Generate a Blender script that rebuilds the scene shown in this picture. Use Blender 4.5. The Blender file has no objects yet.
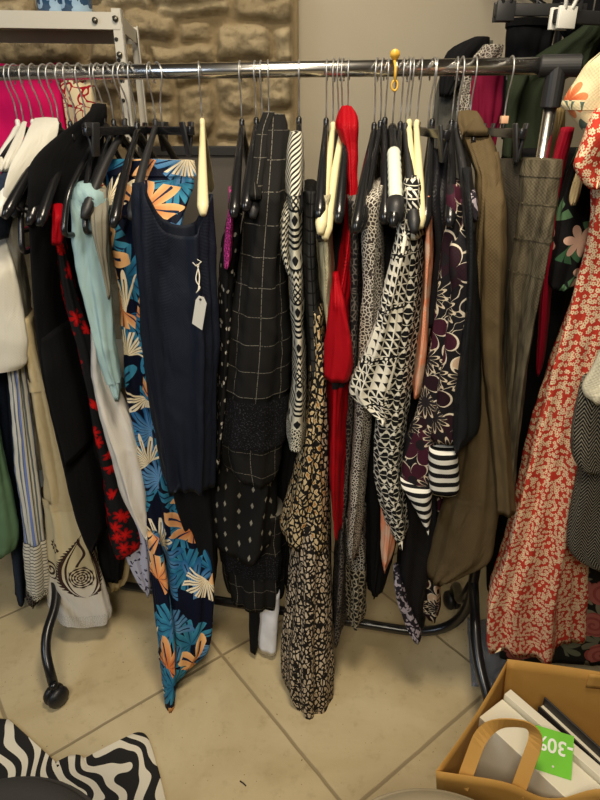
import bpy, bmesh, math, random
import numpy as np
from mathutils import Vector, Matrix, noise as mnoise
from math import sin, cos, pi, radians, sqrt, atan2, exp, fabs

C = bpy.context.scene.collection
rng = random.Random(7)
SC = bpy.context.scene
SC.view_settings.view_transform = 'Standard'
SC.view_settings.look = 'None'
SC.view_settings.gamma = 1
SC.view_settings.use_curve_mapping = False

# ---------------------------------------------------------------- camera model
PITCH = radians(25.6); H = 1.52; FPX = 600.0
cp, sp = cos(PITCH), sin(PITCH)

def depth(Y, z): return Y * cp - (z - H) * sp
def ray(px, py):
    sx = (px - 300) / FPX; v = (py - 400) / FPX
    return sx, cp - v * sp, -sp - v * cp
def at_y(px, py, Y):
    sx, dy, dz = ray(px, py); t = Y / dy
    return Vector((sx * t, Y, H + dz * t))
def at_z(px, py, z):
    sx, dy, dz = ray(px, py); t = (z - H) / dz
    return Vector((sx * t, dy * t, z))
RZ = 1.60
RA = at_z(-65, 74.4, RZ); RB = at_z(572, 65.6, RZ)
def rail_y(x):
    k = (x - RA.x) / (RB.x - RA.x)
    return RA.y + k * (RB.y - RA.y)
RAIL_ANG = atan2(RB.y - RA.y, RB.x - RA.x)

# ---------------------------------------------------------------- object helpers
def link(o, parent=None):
    C.objects.link(o)
    if parent is not None:
        o.parent = parent
        o.matrix_parent_inverse = Matrix.Translation(-parent_world(parent))
    return o
def parent_world(p):
    v = Vector(p.location)
    return v
def tag(o, label=None, cat=None, group=None, kind=None):
    if label: o['label'] = label
    if cat: o['category'] = cat
    if group: o['group'] = group
    if kind: o['kind'] = kind
    return o
def empty(name, loc, label, cat, group=None, rz=0):
    o = bpy.data.objects.new(name, None); C.objects.link(o)
    o.location = loc; o.rotation_euler = (0, 0, rz); o.empty_display_size = .05
    return tag(o, label, cat, group)
def mesh_obj(name, verts, faces, m, parent=None, smooth=True, local=False, origin=None, uvs=None, sub=0, bevel=0):
    """verts in world space (or in the parent's space with local=True)"""
    me = bpy.data.meshes.new(name)
    vs = [Vector(v) for v in verts]
    if origin is None and not local:
        if parent is None:
            c = sum(vs, Vector()) / len(vs); origin = Vector((c.x, c.y, min(v.z for v in vs)))
        else: origin = Vector(parent.location)
    if local: origin = Vector((0, 0, 0))
    me.from_pydata([v - origin for v in vs], [], faces)
    if uvs is not None:
        l = me.uv_layers.new(name='UVMap')
        for li, lp in enumerate(me.loops): l.data[li].uv = uvs[lp.vertex_index] if not isinstance(uvs, dict) else uvs[li]
    me.materials.append(m)
    if smooth:
        for p in me.polygons: p.use_smooth = True
    me.update()
    o = bpy.data.objects.new(name, me); C.objects.link(o)
    if parent is None: o.location = origin
    else:
        o.parent = parent        # vertices are relative to the parent's origin (parents built here are unrotated unless local)
    if bevel:
        b = o.modifiers.new('bevel', 'BEVEL'); b.width = bevel; b.segments = 2; b.limit_method = 'ANGLE'
    if sub:
        s = o.modifiers.new('sub', 'SUBSURF'); s.levels = sub; s.render_levels = sub
    return o

class MB:
    """collects shapes into one mesh"""
    def __init__(s): s.v = []; s.f = []
    def add(s, v, f):
        b = len(s.v); s.v += [Vector(q) for q in v]; s.f += [tuple(i + b for i in q) for q in f]
    def box(s, lo, hi, M=None):
        x0, y0, z0 = lo; x1, y1, z1 = hi
        v = [Vector(q) for q in ((x0,y0,z0),(x1,y0,z0),(x1,y1,z0),(x0,y1,z0),(x0,y0,z1),(x1,y0,z1),(x1,y1,z1),(x0,y1,z1))]
        if M is not None: v = [M @ q for q in v]
        s.add(v, [(0,3,2,1),(4,5,6,7),(0,1,5,4),(1,2,6,5),(2,3,7,6),(3,0,4,7)])
    def tube(s, path, r, n=10, closed=False, cap=True, flat=None, up=None):
        """r: radius or list; flat: ratio list/number for the binormal radius"""
        P = [Vector(q) for q in path]; N = len(P)
        R = r if isinstance(r, (list, tuple)) else [r] * N
        Fl = flat if isinstance(flat, (list, tuple)) else [flat or 1.0] * N
        rings = []; nrm = None
        for i in range(N):
            a = P[i - 1] if (i > 0 or closed) else P[i]; b = P[(i + 1) % N] if (i < N - 1 or closed) else P[i]
            t = (b - a).normalized() if (b - a).length > 1e-9 else Vector((0, 0, 1))
            if up is not None:
                bi = Vector(up); nn = t.cross(bi).normalized(); bi = nn.cross(t).normalized()
            else:
                if nrm is None:
                    h = Vector((0, 0, 1)) if abs(t.z) < .9 else Vector((1, 0, 0))
                    nrm = (h - t * h.dot(t)).normalized()
                else: nrm = (nrm - t * nrm.dot(t)).normalized()
                nn = nrm; bi = t.cross(nn)
            rings.append([P[i] + nn * (R[i] * cos(2*pi*k/n)) + bi * (R[i] * Fl[i] * sin(2*pi*k/n)) for k in range(n)])
        b0 = len(s.v)
        for rg in rings: s.v += rg
        for i in range(N if closed else N - 1):
            j = (i + 1) % N
            for k in range(n):
                k2 = (k + 1) % n
                s.f.append((b0+i*n+k, b0+i*n+k2, b0+j*n+k2, b0+j*n+k))
        if cap and not closed:
            s.f.append(tuple(b0 + k for k in range(n))[::-1]); s.f.append(tuple(b0 + (N-1)*n + k for k in range(n)))
    def lathe(s, prof, n=28, M=None, cap=True):
        b0 = len(s.v)
        for (r, z) in prof:
            for k in range(n):
                q = Vector((r*cos(2*pi*k/n), r*sin(2*pi*k/n), z))
                s.v.append(M @ q if M is not None else q)
        for i in range(len(prof)-1):
            for k in range(n):
                k2 = (k+1) % n
                s.f.append((b0+i*n+k, b0+i*n+k2, b0+(i+1)*n+k2, b0+(i+1)*n+k))
        if cap:
            s.f.append(tuple(b0+k for k in range(n))[::-1]); s.f.append(tuple(b0+(len(prof)-1)*n+k for k in range(n)))
    def sheet(s, grid, closed=False):
        """grid[i][j] of points"""
        b0 = len(s.v); n = len(grid[0])
        for row in grid: s.v += [Vector(q) for q in row]
        for i in range(len(grid)-1):
            for j in range(n if closed else n-1):
                j2 = (j+1) % n
                s.f.append((b0+i*n+j, b0+i*n+j2, b0+(i+1)*n+j2, b0+(i+1)*n+j))
    def build(s, name, m, parent=None, **k): return mesh_obj(name, s.v, s.f, m, parent, **k)

def arc(c, r, a0, a1, n, ax='yz'):
    out = []
    for i in range(n + 1):
        a = a0 + (a1 - a0) * i / n
        out.append((0, c[0] + r*cos(a), c[1] + r*sin(a)))
    return out
def fillet(pts, r, n=6):
    """round the corners of a polyline"""
    P = [Vector(p) for p in pts]; out = [P[0]]
    for i in range(1, len(P)-1):
        a, b, c = P[i-1], P[i], P[i+1]
        rr = min(r, (a-b).length*.49, (c-b).length*.49)
        p0 = b + (a-b).normalized()*rr; p1 = b + (c-b).normalized()*rr
        for k in range(n+1):
            t = k/n; out.append(p0*(1-t)**2 + b*2*t*(1-t) + p1*t*t)
    out.append(P[-1]); return out

# ---------------------------------------------------------------- node helper
class S:
    def __init__(s, g, sock): s.g = g; s.k = sock
    def _m(s, op, b=None, c=None):
        n = s.g.nt.nodes.new('ShaderNodeMath'); n.operation = op
        for i, q in enumerate((s, b, c)):
            if q is None: continue
            if isinstance(q, S): s.g.nt.links.new(q.k, n.inputs[i])
            else: n.inputs[i].default_value = q
        return S(s.g, n.outputs[0])
    def __add__(s, o): return s._m('ADD', o)
    __radd__ = __add__
    def __sub__(s, o): return s._m('SUBTRACT', o)
    def __rsub__(s, o): return (s * -1.0) + o
    def __mul__(s, o): return s._m('MULTIPLY', o)
    __rmul__ = __mul__
    def __truediv__(s, o): return s._m('DIVIDE', o)
    def __lt__(s, o): return s._m('LESS_THAN', o)
    def __gt__(s, o): return s._m('GREATER_THAN', o)
    def fr(s): return s._m('FRACT')
    def fl(s): return s._m('FLOOR')
    def ab(s): return s._m('ABSOLUTE')
    def sin(s): return s._m('SINE')
    def cos(s): return s._m('COSINE')
    def pw(s, e): return s._m('POWER', e)
    def mn(s, o): return s._m('MINIMUM', o)
    def mx(s, o): return s._m('MAXIMUM', o)
    def sq(s): return s * s
    def sqrt(s): return s._m('SQRT')
    def at2(s, o): return s._m('ARCTAN2', o)
    def cl(s): return s._m('ADD', 0.0).clampnode()
    def clampnode(s): s.k.node.use_clamp = True; return s
    def ss(s, a, b):
        n = s.g.nt.nodes.new('ShaderNodeMapRange'); n.interpolation_type = 'SMOOTHSTEP'
        s.g.nt.links.new(s.k, n.inputs[0]); n.inputs[1].default_value = a; n.inputs[2].default_value = b
        return S(s.g, n.outputs[0])

class G:
    def __init__(s, nt):
        s.nt = nt; n = nt.nodes.new
        uv = n('ShaderNodeUVMap'); sep = n('ShaderNodeSeparateXYZ'); nt.links.new(uv.outputs[0], sep.inputs[0])
        s.u = S(s, sep.outputs[0]); s.v = S(s, sep.outputs[1])
        tc = n('ShaderNodeTexCoord'); s.obj = tc.outputs['Object']; s.geo_n = n('ShaderNodeNewGeometry'); s.pos = s.geo_n.outputs['Position']
        s.uvk = uv.outputs[0]
    def vec(s, x, y, z=0.0):
        c = s.nt.nodes.new('ShaderNodeCombineXYZ')
        for i, q in enumerate((x, y, z)):
            if isinstance(q, S): s.nt.links.new(q.k, c.inputs[i])
            else: c.inputs[i].default_value = q
        return c.outputs[0]
    def sep(s, k):
        n = s.nt.nodes.new('ShaderNodeSeparateXYZ'); s.nt.links.new(k, n.inputs[0])
        return [S(s, o) for o in n.outputs]
    def noise(s, vec, scale=5, detail=2, rough=.5, dist=0):
        n = s.nt.nodes.new('ShaderNodeTexNoise'); s.nt.links.new(vec, n.inputs['Vector'])
        n.inputs['Scale'].default_value = scale; n.inputs['Detail'].default_value = detail
        n.inputs['Roughness'].default_value = rough; n.inputs['Distortion'].default_value = dist
        return S(s, n.outputs[0])
    def voro(s, vec, scale=1, feat='F1', rand=1.0, dim='2D'):
        n = s.nt.nodes.new('ShaderNodeTexVoronoi'); n.voronoi_dimensions = dim; n.feature = feat
        s.nt.links.new(vec, n.inputs['Vector']); n.inputs['Scale'].default_value = scale; n.inputs['Randomness'].default_value = rand
        return n
    def mix(s, f, a, b):
        n = s.nt.nodes.new('ShaderNodeMix'); n.data_type = 'RGBA'
        for i, q in ((0, f), (6, a), (7, b)):
            if isinstance(q, S): s.nt.links.new(q.k, n.inputs[i])
            elif hasattr(q, 'is_linked') : s.nt.links.new(q, n.inputs[i])
            else: n.inputs[i].default_value = q
        return n.outputs[2]
    def flower(s, scale, n, R=.5, ou=0., ov=0., rand=1.0, pw=.6, inner=.25, turn=6.283, fan=None):
        """voronoi cells holding one petalled motif each -> mask, ratio r/edge, per-cell random, angle"""
        x = (s.u + ou) * scale; y = (s.v + ov) * scale
        vo = s.voro(s.vec(x, y), 1.0, rand=rand)
        px, py, _ = s.sep(vo.outputs['Position'])
        cr, cg, cb = s.sep(vo.outputs['Color'])
        dx = x - px; dy = y - py
        th = dy.at2(dx) + cr * turn
        r = (dx.sq() + dy.sq()).sqrt()
        pet = (th * (n / 2.0)).cos().ab().pw(pw)
        edge = (pet * (1 - inner) + inner) * R
        q = r / edge
        m = q < 1.0
        if fan is not None: m = m * ((th * 1.0).cos() > fan)
        return m, q, cg, th, cb, r

def c8(r, g, b):
    f = lambda x: (x/255/12.92) if x/255 <= .04045 else ((x/255+.055)/1.055)**2.4
    return (f(r), f(g), f(b), 1)

MATS = {}
def mat(name, col, rough=.8, metal=0.0, bump=None, spec=.5, sheen=0.0, coat=0.0, trans=0.0, alpha=None):
    """col: RGBA or function(G)->colour socket; bump: function(G)->(height S, strength, distance)"""
    m = bpy.data.materials.new(name); m.use_nodes = True
    nt = m.node_tree; bs = nt.nodes['Principled BSDF']; g = G(nt)
    if callable(col):
        k = col(g)
        nt.links.new(k.k if isinstance(k, S) else k, bs.inputs['Base Color'])
    else: bs.inputs['Base Color'].default_value = col
    if callable(rough):
        nt.links.new(rough(g).k, bs.inputs['Roughness'])
    else: bs.inputs['Roughness'].default_value = rough
    bs.inputs['Metallic'].default_value = metal
    bs.inputs['Specular IOR Level'].default_value = spec
    if sheen: bs.inputs['Sheen Weight'].default_value = sheen
    if coat: bs.inputs['Coat Weight'].default_value = coat
    if trans: bs.inputs['Transmission Weight'].default_value = trans
    if alpha is not None: bs.inputs['Alpha'].default_value = alpha
    if bump is not None:
        h, st, di = bump(g)
        b = nt.nodes.new('ShaderNodeBump'); b.inputs['Strength'].default_value = st; b.inputs['Distance'].default_value = di
        nt.links.new(h.k, b.inputs['Height']); nt.links.new(b.outputs[0], bs.inputs['Normal'])
    return m
def cloth_bump(st=.5, di=.012, weave=900, wk=.03):
    def f(g):
        a = g.noise(g.vec(g.u * 3.0, g.v * 1.0), 7, 3, .55, .6)
        w = (g.u * weave).sin() * (g.v * weave).sin()
        return a + w * wk, st, di
    return f
def fabric(name, col, rough=.85, st=.5, di=.012, sheen=.0, spec=.12, weave=900, wk=.03):
    return mat(name, col, rough, bump=cloth_bump(st, di, weave, wk), sheen=sheen, spec=spec)
# ---------------------------------------------------------------- materials
BLACK = (.010, .010, .011, 1); CREAM = c8(226, 216, 190); WHITE = c8(228, 226, 216)
M = {}
M['chrome'] = mat('chrome', c8(228, 226, 222), .24, 1.0)
M['steel'] = mat('hook_steel', c8(196, 196, 194), .38, .85)
M['blackmetal'] = mat('black_metal', (.008, .008, .009, 1), .28, spec=.6)
M['blackplastic'] = mat('black_plastic', (.010, .010, .011, 1), .24, spec=.55)
M['mattplastic'] = mat('matt_black_plastic', (.016, .016, .017, 1), .5)
M['whiteplastic'] = mat('white_plastic', c8(222, 222, 214), .35)
M['creamplastic'] = mat('cream_plastic', c8(226, 214, 168), .4)
M['padded'] = mat('padded_ribbed_wrap', c8(214, 220, 205), .6)
M['wood'] = mat('hanger_wood', lambda g: g.mix(g.noise(g.obj, 30, 3), c8(196, 146, 84), c8(168, 116, 60)), .45)
M['clear'] = mat('clear_plastic', c8(200, 205, 215), .1, trans=.7)
M['paper'] = mat('tag_paper', c8(226, 224, 214), .7)
M['string'] = mat('tag_string', c8(215, 210, 195), .8)
M['yellow'] = mat('yellow_plastic', c8(214, 168, 60), .4)
M['pinkwood'] = mat('size_cube_plastic', c8(216, 168, 132), .5)
M['shelf'] = mat('painted_shelf_metal', lambda g: g.mix(g.noise(g.obj, 9, 3), c8(196, 192, 180), c8(180, 176, 162)), .45)
M['bolt'] = mat('bolt_metal', c8(120, 116, 104), .35, .9)
M['dark'] = mat('dark_slot', (.02, .018, .015, 1), .8)
M['blueglass'] = mat('blue_glass', lambda g: g.mix(g.noise(g.obj, 38, 2) > .54, c8(46, 74, 104), c8(150, 180, 205)), .12, spec=.8)
M['boardframe'] = mat('black_frame', (.012, .011, .010, 1), .5)
M['board'] = mat('board_grey', lambda g: g.mix(g.noise(g.obj, 4, 4), c8(78, 72, 66), c8(92, 86, 78)), .7)
M['rubber'] = mat('caster_rubber', (.010, .010, .011, 1), .42)

def F(key, *a, **k): M[key] = fabric(key, *a, **k); return M[key]
F('black_wool', (.0065, .0065, .0075, 1), .95, .4)
F('black_cotton', (.008, .008, .009, 1), .9, .6)
F('black_satin', (.009, .009, .011, 1), .4, .8)
F('black_sheer', (.012, .013, .015, 1), .55, .8)
F('navy', c8(14, 21, 36), .7, .45, .02, spec=.25)
F('white_tee', c8(216, 213, 200), .85, .6)
F('sage', c8(92, 122, 92), .8, .7)
F('denim', lambda g: g.mix(g.noise(g.uvk, 160, 2), c8(28, 36, 50), c8(48, 58, 76)), .9, .5)
F('grey_satin', c8(120, 116, 104), .35, .9, .02)
F('beige', lambda g: g.mix(g.noise(g.uvk, 60, 2), c8(186, 168, 128), c8(198, 182, 144)), .85, .7)
F('aqua', lambda g: g.mix(g.noise(g.vec(g.u*6, g.v*2), 6, 2), c8(150, 180, 192), c8(160, 188, 178)), .45, .8, .02)
F('grey_linen', c8(128, 124, 110), .8, .7)
F('pearl', c8(222, 217, 208), .38, .8, .02)
F('hot_pink', c8(206, 16, 92), .75, .5)
F('cream_wrinkle', lambda g: g.mix(g.noise(g.vec(g.u*20, g.v*3), 8, 3), c8(190, 182, 150), c8(158, 150, 120)), .8, 1.0, .02)
F('red_jersey', c8(158, 6, 20), .55, .7, .02)
F('red_dark', c8(120, 8, 20), .8, .5)
F('crimson', c8(140, 14, 36), .7, .5)
F('burgundy', c8(118, 18, 50), .8, .5)
F('bottle_green', c8(42, 50, 36), .9, .5)
F('grey_jacket', lambda g: g.mix(g.noise(g.uvk, 220, 2), c8(70, 70, 66), c8(108, 106, 98)), .9, .5)
F('tan_cloth', c8(126, 108, 72), .8, .5)
F('olive', lambda g: g.mix(g.noise(g.vec(g.u*2, g.v), 40, 4), c8(80, 67, 45), c8(94, 80, 56)), .75, .7, .015)
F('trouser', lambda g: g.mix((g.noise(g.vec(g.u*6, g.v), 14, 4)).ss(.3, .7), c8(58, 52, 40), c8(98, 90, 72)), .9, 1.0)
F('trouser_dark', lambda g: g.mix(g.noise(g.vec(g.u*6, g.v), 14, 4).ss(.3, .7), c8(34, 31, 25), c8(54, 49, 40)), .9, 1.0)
F('terry', lambda g: g.mix(g.noise(g.uvk, 260, 2), c8(170, 164, 140), c8(212, 206, 184)), .95, .8)
F('white_lining', c8(236, 238, 244), .6, .5)
F('lilac_print', lambda g: g.mix(g.noise(g.uvk, 60, 2) > .6, c8(196, 196, 214), c8(60, 56, 80)), .7, .5)

def p_redblack(g):
    m, q, a, th, b, r = g.flower(26, 6, .6)
    return g.mix(m * (a > .35), BLACK, g.mix(q.ss(.2, 1), c8(200, 24, 22), c8(120, 10, 14)))
F('red_black', p_redblack, .8)
def p_stripe(g):
    x = (g.u * 62).fr(); y = (g.u * 23 + .3).fr()
    k = g.mix(x < .30, c8(204, 202, 192), c8(96, 106, 116))
    return g.mix(y < .16, k, c8(112, 132, 196))
F('stripe_v', p_stripe, .7, .6)
F('stripe_h', lambda g: g.mix(((g.v * 80).fr() < .28), c8(208, 204, 190), c8(84, 82, 78)), .75)
def p_paisley(g_):
    class Q: pass
    g = Q(); g.u = (g_.u - .012) / 1.75; g.v = g_.v / 1.75; g.noise = g_.noise; g.uvk = g_.uvk; g.mix = g_.mix
    # printed teardrop with a toothed border, a flower in its bulb and curls beside it, drawn about u=0
    v0 = .0
    x = g.u - .008 + ((g.v - .03) * 26).sin() * .007; t = (g.v) / .135          # t 0 tip .. 1 bottom
    tc = t.cl()
    w = (tc.pw(1.7) * pi).sin().mx(0.0).pw(.62) * .045
    rr = x.ab() / (w + .0004)
    ins = (t > .0) * (t < 1.0)
    teeth = (g.v * 1050).sin() * .12
    border = (rr + teeth < 1.05) * (rr > .74) + (rr < .64) * (rr > .54)
    d = ((x).sq() + (g.v - .092).sq()).sqrt()
    fl = (d < .024) * ((d * 1300).sin() + ((g.v - .092).at2(x) * 9).sin() * .7 > -.15)
    stem = ((x + (g.v * 110).sin() * .006).ab() < .0025) * (g.v > .012) * (g.v < .068)
    a = (border * ins + fl + stem).cl()
    # side curls
    ux = (g.u - .008).ab() - .072
    d2 = (ux.sq() + (g.v - .088).sq()).sqrt()
    curl = ((d2 * 620 + (g.v - .088).at2(ux)).sin() > .1) * (d2 < .020)
    d3 = (((g.u - .008).ab() - .050).sq() + (g.v - .03).sq()).sqrt()
    leaf = ((d3 * 800).sin() + ((g.v - .03).at2(ux + .018) * 7).sin() > .0) * (d3 < .014)
    a = (a + curl + leaf).cl()
    edge = (g.noise(g.uvk, 420, 1) > .27)
    cloth = g.mix(g.v.ss(.06, .16), c8(200, 186, 148), c8(216, 212, 204))
    return g.mix(a * edge, cloth, c8(58, 40, 34))
F('paisley', p_paisley, .85, .6)

def p_tropic(g):
    k = c8(10, 16, 36)
    def leaf(scale, n, ou, ov, thr, A, B, R=.62, fan=-.3, k=None, pw=.45, inner=.12):
        m, q, a, th, b, r = g.flower(scale, n, R, ou, ov, .85, pw, inner, fan=fan)
        colr = g.mix((q * .9 + b * .5 - .2).cl(), A, B)
        vein = ((th * (n / 2.0)).cos().ab() > .985)
        colr = g.mix(vein * (r < R * .75), colr, c8(20, 40, 70))
        return g.mix(m * (a > thr), k, colr)
    k = leaf(8.5, 9, .03, .02, .2, c8(24, 84, 122), c8(60, 138, 170), k=k, fan=-.6, R=.85, pw=1.1, inner=.36)
    k = leaf(9, 11, .31, .17, .45, c8(120, 170, 214), c8(30, 92, 140), k=k, fan=-.3, R=.85, pw=1.1, inner=.36)
    k = leaf(9, 15, .55, .41, .62, c8(232, 214, 176), c8(240, 226, 196), k=k, fan=-.1, pw=1.2, R=.8, inner=.2)
    k = leaf(8.0, 7, 0.14, .60, .42, c8(206, 118, 62), c8(238, 190, 132), k=k, fan=-.45, R=.8, pw=1.1, inner=.34)
    return k
F('tropic', p_tropic, .6, .5)
def p_aztec(g):
    w = (g.v / .185 + .1).fr()
    cell = (w < .16) + ((w > .42) * (w < .58))
    st = ((w - .16) * 15.4).fr() < .5
    stripes = st * (w > .16) * (w < .42)
    x = ((g.u * 26 + .5).fr() - .5).ab()
    dia = ((x * 1.5 + ((w - .08).ab().mn((w - .50).ab())) * 7.0) < .42) * cell
    zz = (w * 13 + ((g.u * 95).fr() - .5).ab() * 1.1).fr() < .48
    zz2 = (((g.u * 70 + w * 13).fr() < .4) + ((g.u * 70 - w * 13).fr() < .4)).cl()
    z = (zz * (w < .80) + zz2 * (w > .80)) * (w > .60)
    ln = ((w - .60).ab() < .012) + ((w - .985).ab() < .012)
    return g.mix((stripes + dia + z + ln).cl(), c8(208, 204, 186), BLACK)
F('aztec', p_aztec, .8, .5)
F('aztec_diag', lambda g: g.mix((((g.v + g.u * .9) * 85).fr() < .48), c8(206, 202, 184), BLACK), .8, .5)
def p_lace(g):
    vo = g.voro(g.uvk, 150, 'DISTANCE_TO_EDGE')
    return g.mix(S(g, vo.outputs['Distance']) < .16, c8(30, 30, 28), c8(206, 202, 184))
F('lace', p_lace, .85, .9)
def p_leo(scale, A, B, thr=.16):
    def f(g):
        n = g.noise(g.uvk, scale * .9, 2); m_ = g.noise(g.uvk, scale * 1.1, 1)
        vo = g.voro(g.vec(g.u * 1.25 + (n - .5) * .016, g.v * .85 + (m_ - .5) * .016), scale, 'DISTANCE_TO_EDGE')
        d = S(g, vo.outputs['Distance'])
        n2 = g.noise(g.uvk, scale * .3, 1)
        k = g.mix((d > .34) * (n2 > .5), A, B)
        return g.mix((d < thr) + (g.noise(g.uvk, scale * .8, 0) > .64), k, (.012, .010, .009, 1))
    return f
F('leopard', p_leo(62, c8(206, 184, 142), c8(180, 122, 56), .17), .75)
F('leopard_pale', p_leo(70, c8(196, 180, 156), c8(168, 146, 120), .19), .7)
def p_check(g):
    x = ((g.u * 15).fr() - .5).ab() > .489
    y = ((g.v * 15.5).fr() - .5).ab() > .489
    d = ((g.noise(g.uvk, 260, 1) > .42))
    return g.mix(((x + y).cl()) * d, (.012, .0115, .011, 1), c8(112, 108, 98))
F('check', p_check, .9, .5)
F('tweed', lambda g: g.mix((g.noise(g.uvk, 240, 2) > .60), (.007, .007, .008, 1), c8(54, 54, 60)), .9, 1.2)
def p_dia(g):
    x = g.u * 26; row = x.fl(); y = g.v * 19 + row * .5
    d = ((x.fr() - .5).ab() * 4.2 + (y.fr() - .5).ab() * 2.9)
    return g.mix(d < .55, (.011, .011, .011, 1), c8(146, 142, 128))
F('diamond', p_dia, .7, .5)
def p_geo(g):
    s = 52.0
    x = (g.u * s).fr(); y = (g.v * s).fr()
    box = ((x - .5).ab() < .43) * ((y - .5).ab() < .43)
    blk = (g.v * 7.3 + (g.u * 5).fl() * .37).fr()
    inv = blk < .55
    diag = (x - y).ab() > .14
    col = box * diag * ((x - y > 0) + inv).cl()
    dots = ((g.v * 9.1 + g.u * 2.).fr() < .085)
    dot = (((g.u * 95).fr() - .5).sq() + ((g.v * 95).fr() - .5).sq()) < .09
    a = col * (1.0 - dots) + dots * (1.0 - dot)
    return g.mix(a, c8(224, 220, 204), BLACK)
F('geo', p_geo, .75, .5)
def p_geo2(g):
    x = (g.u * 41); y = (g.v * 41)
    r = (x + y.fl() * .5).fr() - .5; q = y.fr() - .5
    tri = (r.ab() * 1.0 + q.ab() * .8) < .56
    line = q.ab() > .035
    return g.mix(tri * line, c8(222, 218, 202), BLACK)
F('geo_small', p_geo2, .75, .5)
def p_mini(A, B, sc):
    def f(g):
        vo = g.voro(g.uvk, sc, 'DISTANCE_TO_EDGE')
        n = g.noise(g.uvk, sc * .35, 1)
        return g.mix((S(g, vo.outputs['Distance']) < .13) * (n > .34), A, B)
    return f
F('mini_grey', p_mini(c8(62, 54, 48), c8(196, 190, 176), 135), .8)
F('mini_dark', p_mini((.014, .013, .014, 1), c8(104, 98, 92), 95), .8)
F('mini_mono', p_mini((.012, .011, .012, 1), c8(160, 156, 146), 120), .8)
F('bandana', p_mini(c8(30, 28, 26), c8(150, 142, 122), 70), .85)
def p_darkfloral(g):
    k = (.010, .009, .011, 1)
    sc = g.noise(g.uvk, 17, 1, .5, .8)
    k = g.mix(((sc - .5).ab() < .007), k, c8(196, 184, 164))
    m, q, a, th, b, r = g.flower(11, 5, .62, .05, .2, .8, .5, .3)
    pet = g.mix(a > .5, c8(62, 26, 40), g.mix(b > .5, c8(190, 162, 134), c8(40, 22, 30)))
    k = g.mix(m * (a > .25), k, g.mix(q > .92, pet, c8(214, 200, 178)))
    k = g.mix(m * (a > .25) * (r < .14), k, (.015, .012, .014, 1))
    m, q, a, th, b, r = g.flower(13, 12, .5, .55, .7, .9, 1.3, .35)
    k = g.mix(m * (a > .62), k, g.mix(q > .82, (.02, .016, .018, 1), c8(206, 190, 164)))
    return k
F('dark_floral', p_darkfloral, .7, .5)
F('mono_stripe', lambda g: g.mix((g.v * 43 + .1).fr() < .5, c8(222, 220, 210), BLACK), .75, .4)
def p_peach(g):
    n = g.noise(g.uvk, 12, 2, .5, 1.0)
    return g.mix(n.ss(.42, .6), c8(226, 142, 104), c8(214, 176, 150))
F('peach', p_peach, .65, .6)
def p_ditsy(g):
    k = c8(184, 58, 44)
    for sc, ou, ov in ((82, 0, 0), (92, .037, .019)):
        m, q, a, th, b, r = g.flower(sc, 5, .42, ou, ov, .75, .7, .45)
        k = g.mix(m * (a > .27), k, c8(224, 204, 168))
        k = g.mix((r < .12) * (a > .25), k, c8(190, 80, 48))
    return k
F('ditsy', p_ditsy, .8, .5)
def p_palm(g):
    k = (.009, .009, .010, 1)
    m, q, a, th, b, r = g.flower(13, 9, .75, 0, 0, .9, .6, .05, fan=-.1)
    k = g.mix(m * (a > .3), k, g.mix(b, c8(40, 84, 58), c8(96, 134, 98)))
    m, q, a, th, b, r = g.flower(14, 6, .5, .4, .3, .9, .7, .3)
    return g.mix(m * (a > .6), k, c8(214, 176, 156))
F('palm', p_palm, .7, .5)
def p_rose(g):
    k = (.012, .012, .011, 1)
    m, q, a, th, b, r = g.flower(15, 7, .8, .1, .05, .9, .7, .15, fan=-.2)
    k = g.mix(m * (a > .35), k, g.mix(b, c8(96, 100, 84), c8(124, 118, 98)))
    m, q, a, th, b, r = g.flower(9.5, 5, .42, .4, .32, .7, .3, .7)
    ring = ((r * 34 + th).sin() > .3)
    return g.mix(m * (a > .3), k, g.mix(ring, c8(160, 92, 84), c8(140, 70, 66)))
F('rose', p_rose, .7, .5)
def p_herring(g):
    x = g.u * 38; t = (x.fr() - .5).ab() * 2
    s = ((g.v * 118 + t * 2.6).fr() < .34)
    return g.mix(s * (g.noise(g.uvk, 500, 1) > .35), (.010, .010, .010, 1), c8(136, 130, 114))
F('herring', p_herring, .95, .5)
def p_leafcream(g):
    k = c8(212, 200, 160)
    m, q, a, th, b, r = g.flower(10, 9, .7, 0, 0, .9, .7, .1, fan=-.1)
    k = g.mix(m * (a > .4) * (q > .66), k, c8(84, 104, 94))
    m, q, a, th, b, r = g.flower(12, 7, .40, .4, .3, .9, .6, .3)
    return g.mix(m * (a > .6), k, g.mix(q.ss(.2, 1), c8(176, 84, 50), c8(206, 130, 84)))
F('leaf_cream', p_leafcream, .75, .5)
def p_redcream(g):
    n = g.noise(g.uvk, 26, 1, .4, 1.2)
    return g.mix((n - .5).ab() < .035, c8(224, 208, 170), c8(160, 24, 40))
F('branch_print', p_redcream, .8, .5)
F('speckle', lambda g: g.mix((S(g, g.voro(g.uvk, 34).outputs['Distance']) < .16), (.010, .010, .011, 1), c8(190, 186, 176)), .8)
F('white_lace', lambda g: g.mix(S(g, g.voro(g.uvk, 150, 'DISTANCE_TO_EDGE').outputs['Distance']) < .05, c8(214, 212, 206), c8(150, 146, 140)), .9, .9)
M['sequin'] = mat('pink_sequin', lambda g: g.mix(g.noise(g.uvk, 300, 1) > .5, c8(110, 10, 70), c8(226, 84, 168)), .3, .3)
F('gridblack', lambda g: g.mix((((g.u*40).fr() < .12) + ((g.v*40).fr() < .12)).cl(), (.03,.03,.03,1), (.004,.004,.004,1)), .8)
F('lilac_grey', lambda g: g.mix(g.noise(g.uvk, 55, 1, .5, 1.) > .52, c8(40, 36, 44), c8(168, 160, 170)), .7)

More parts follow.
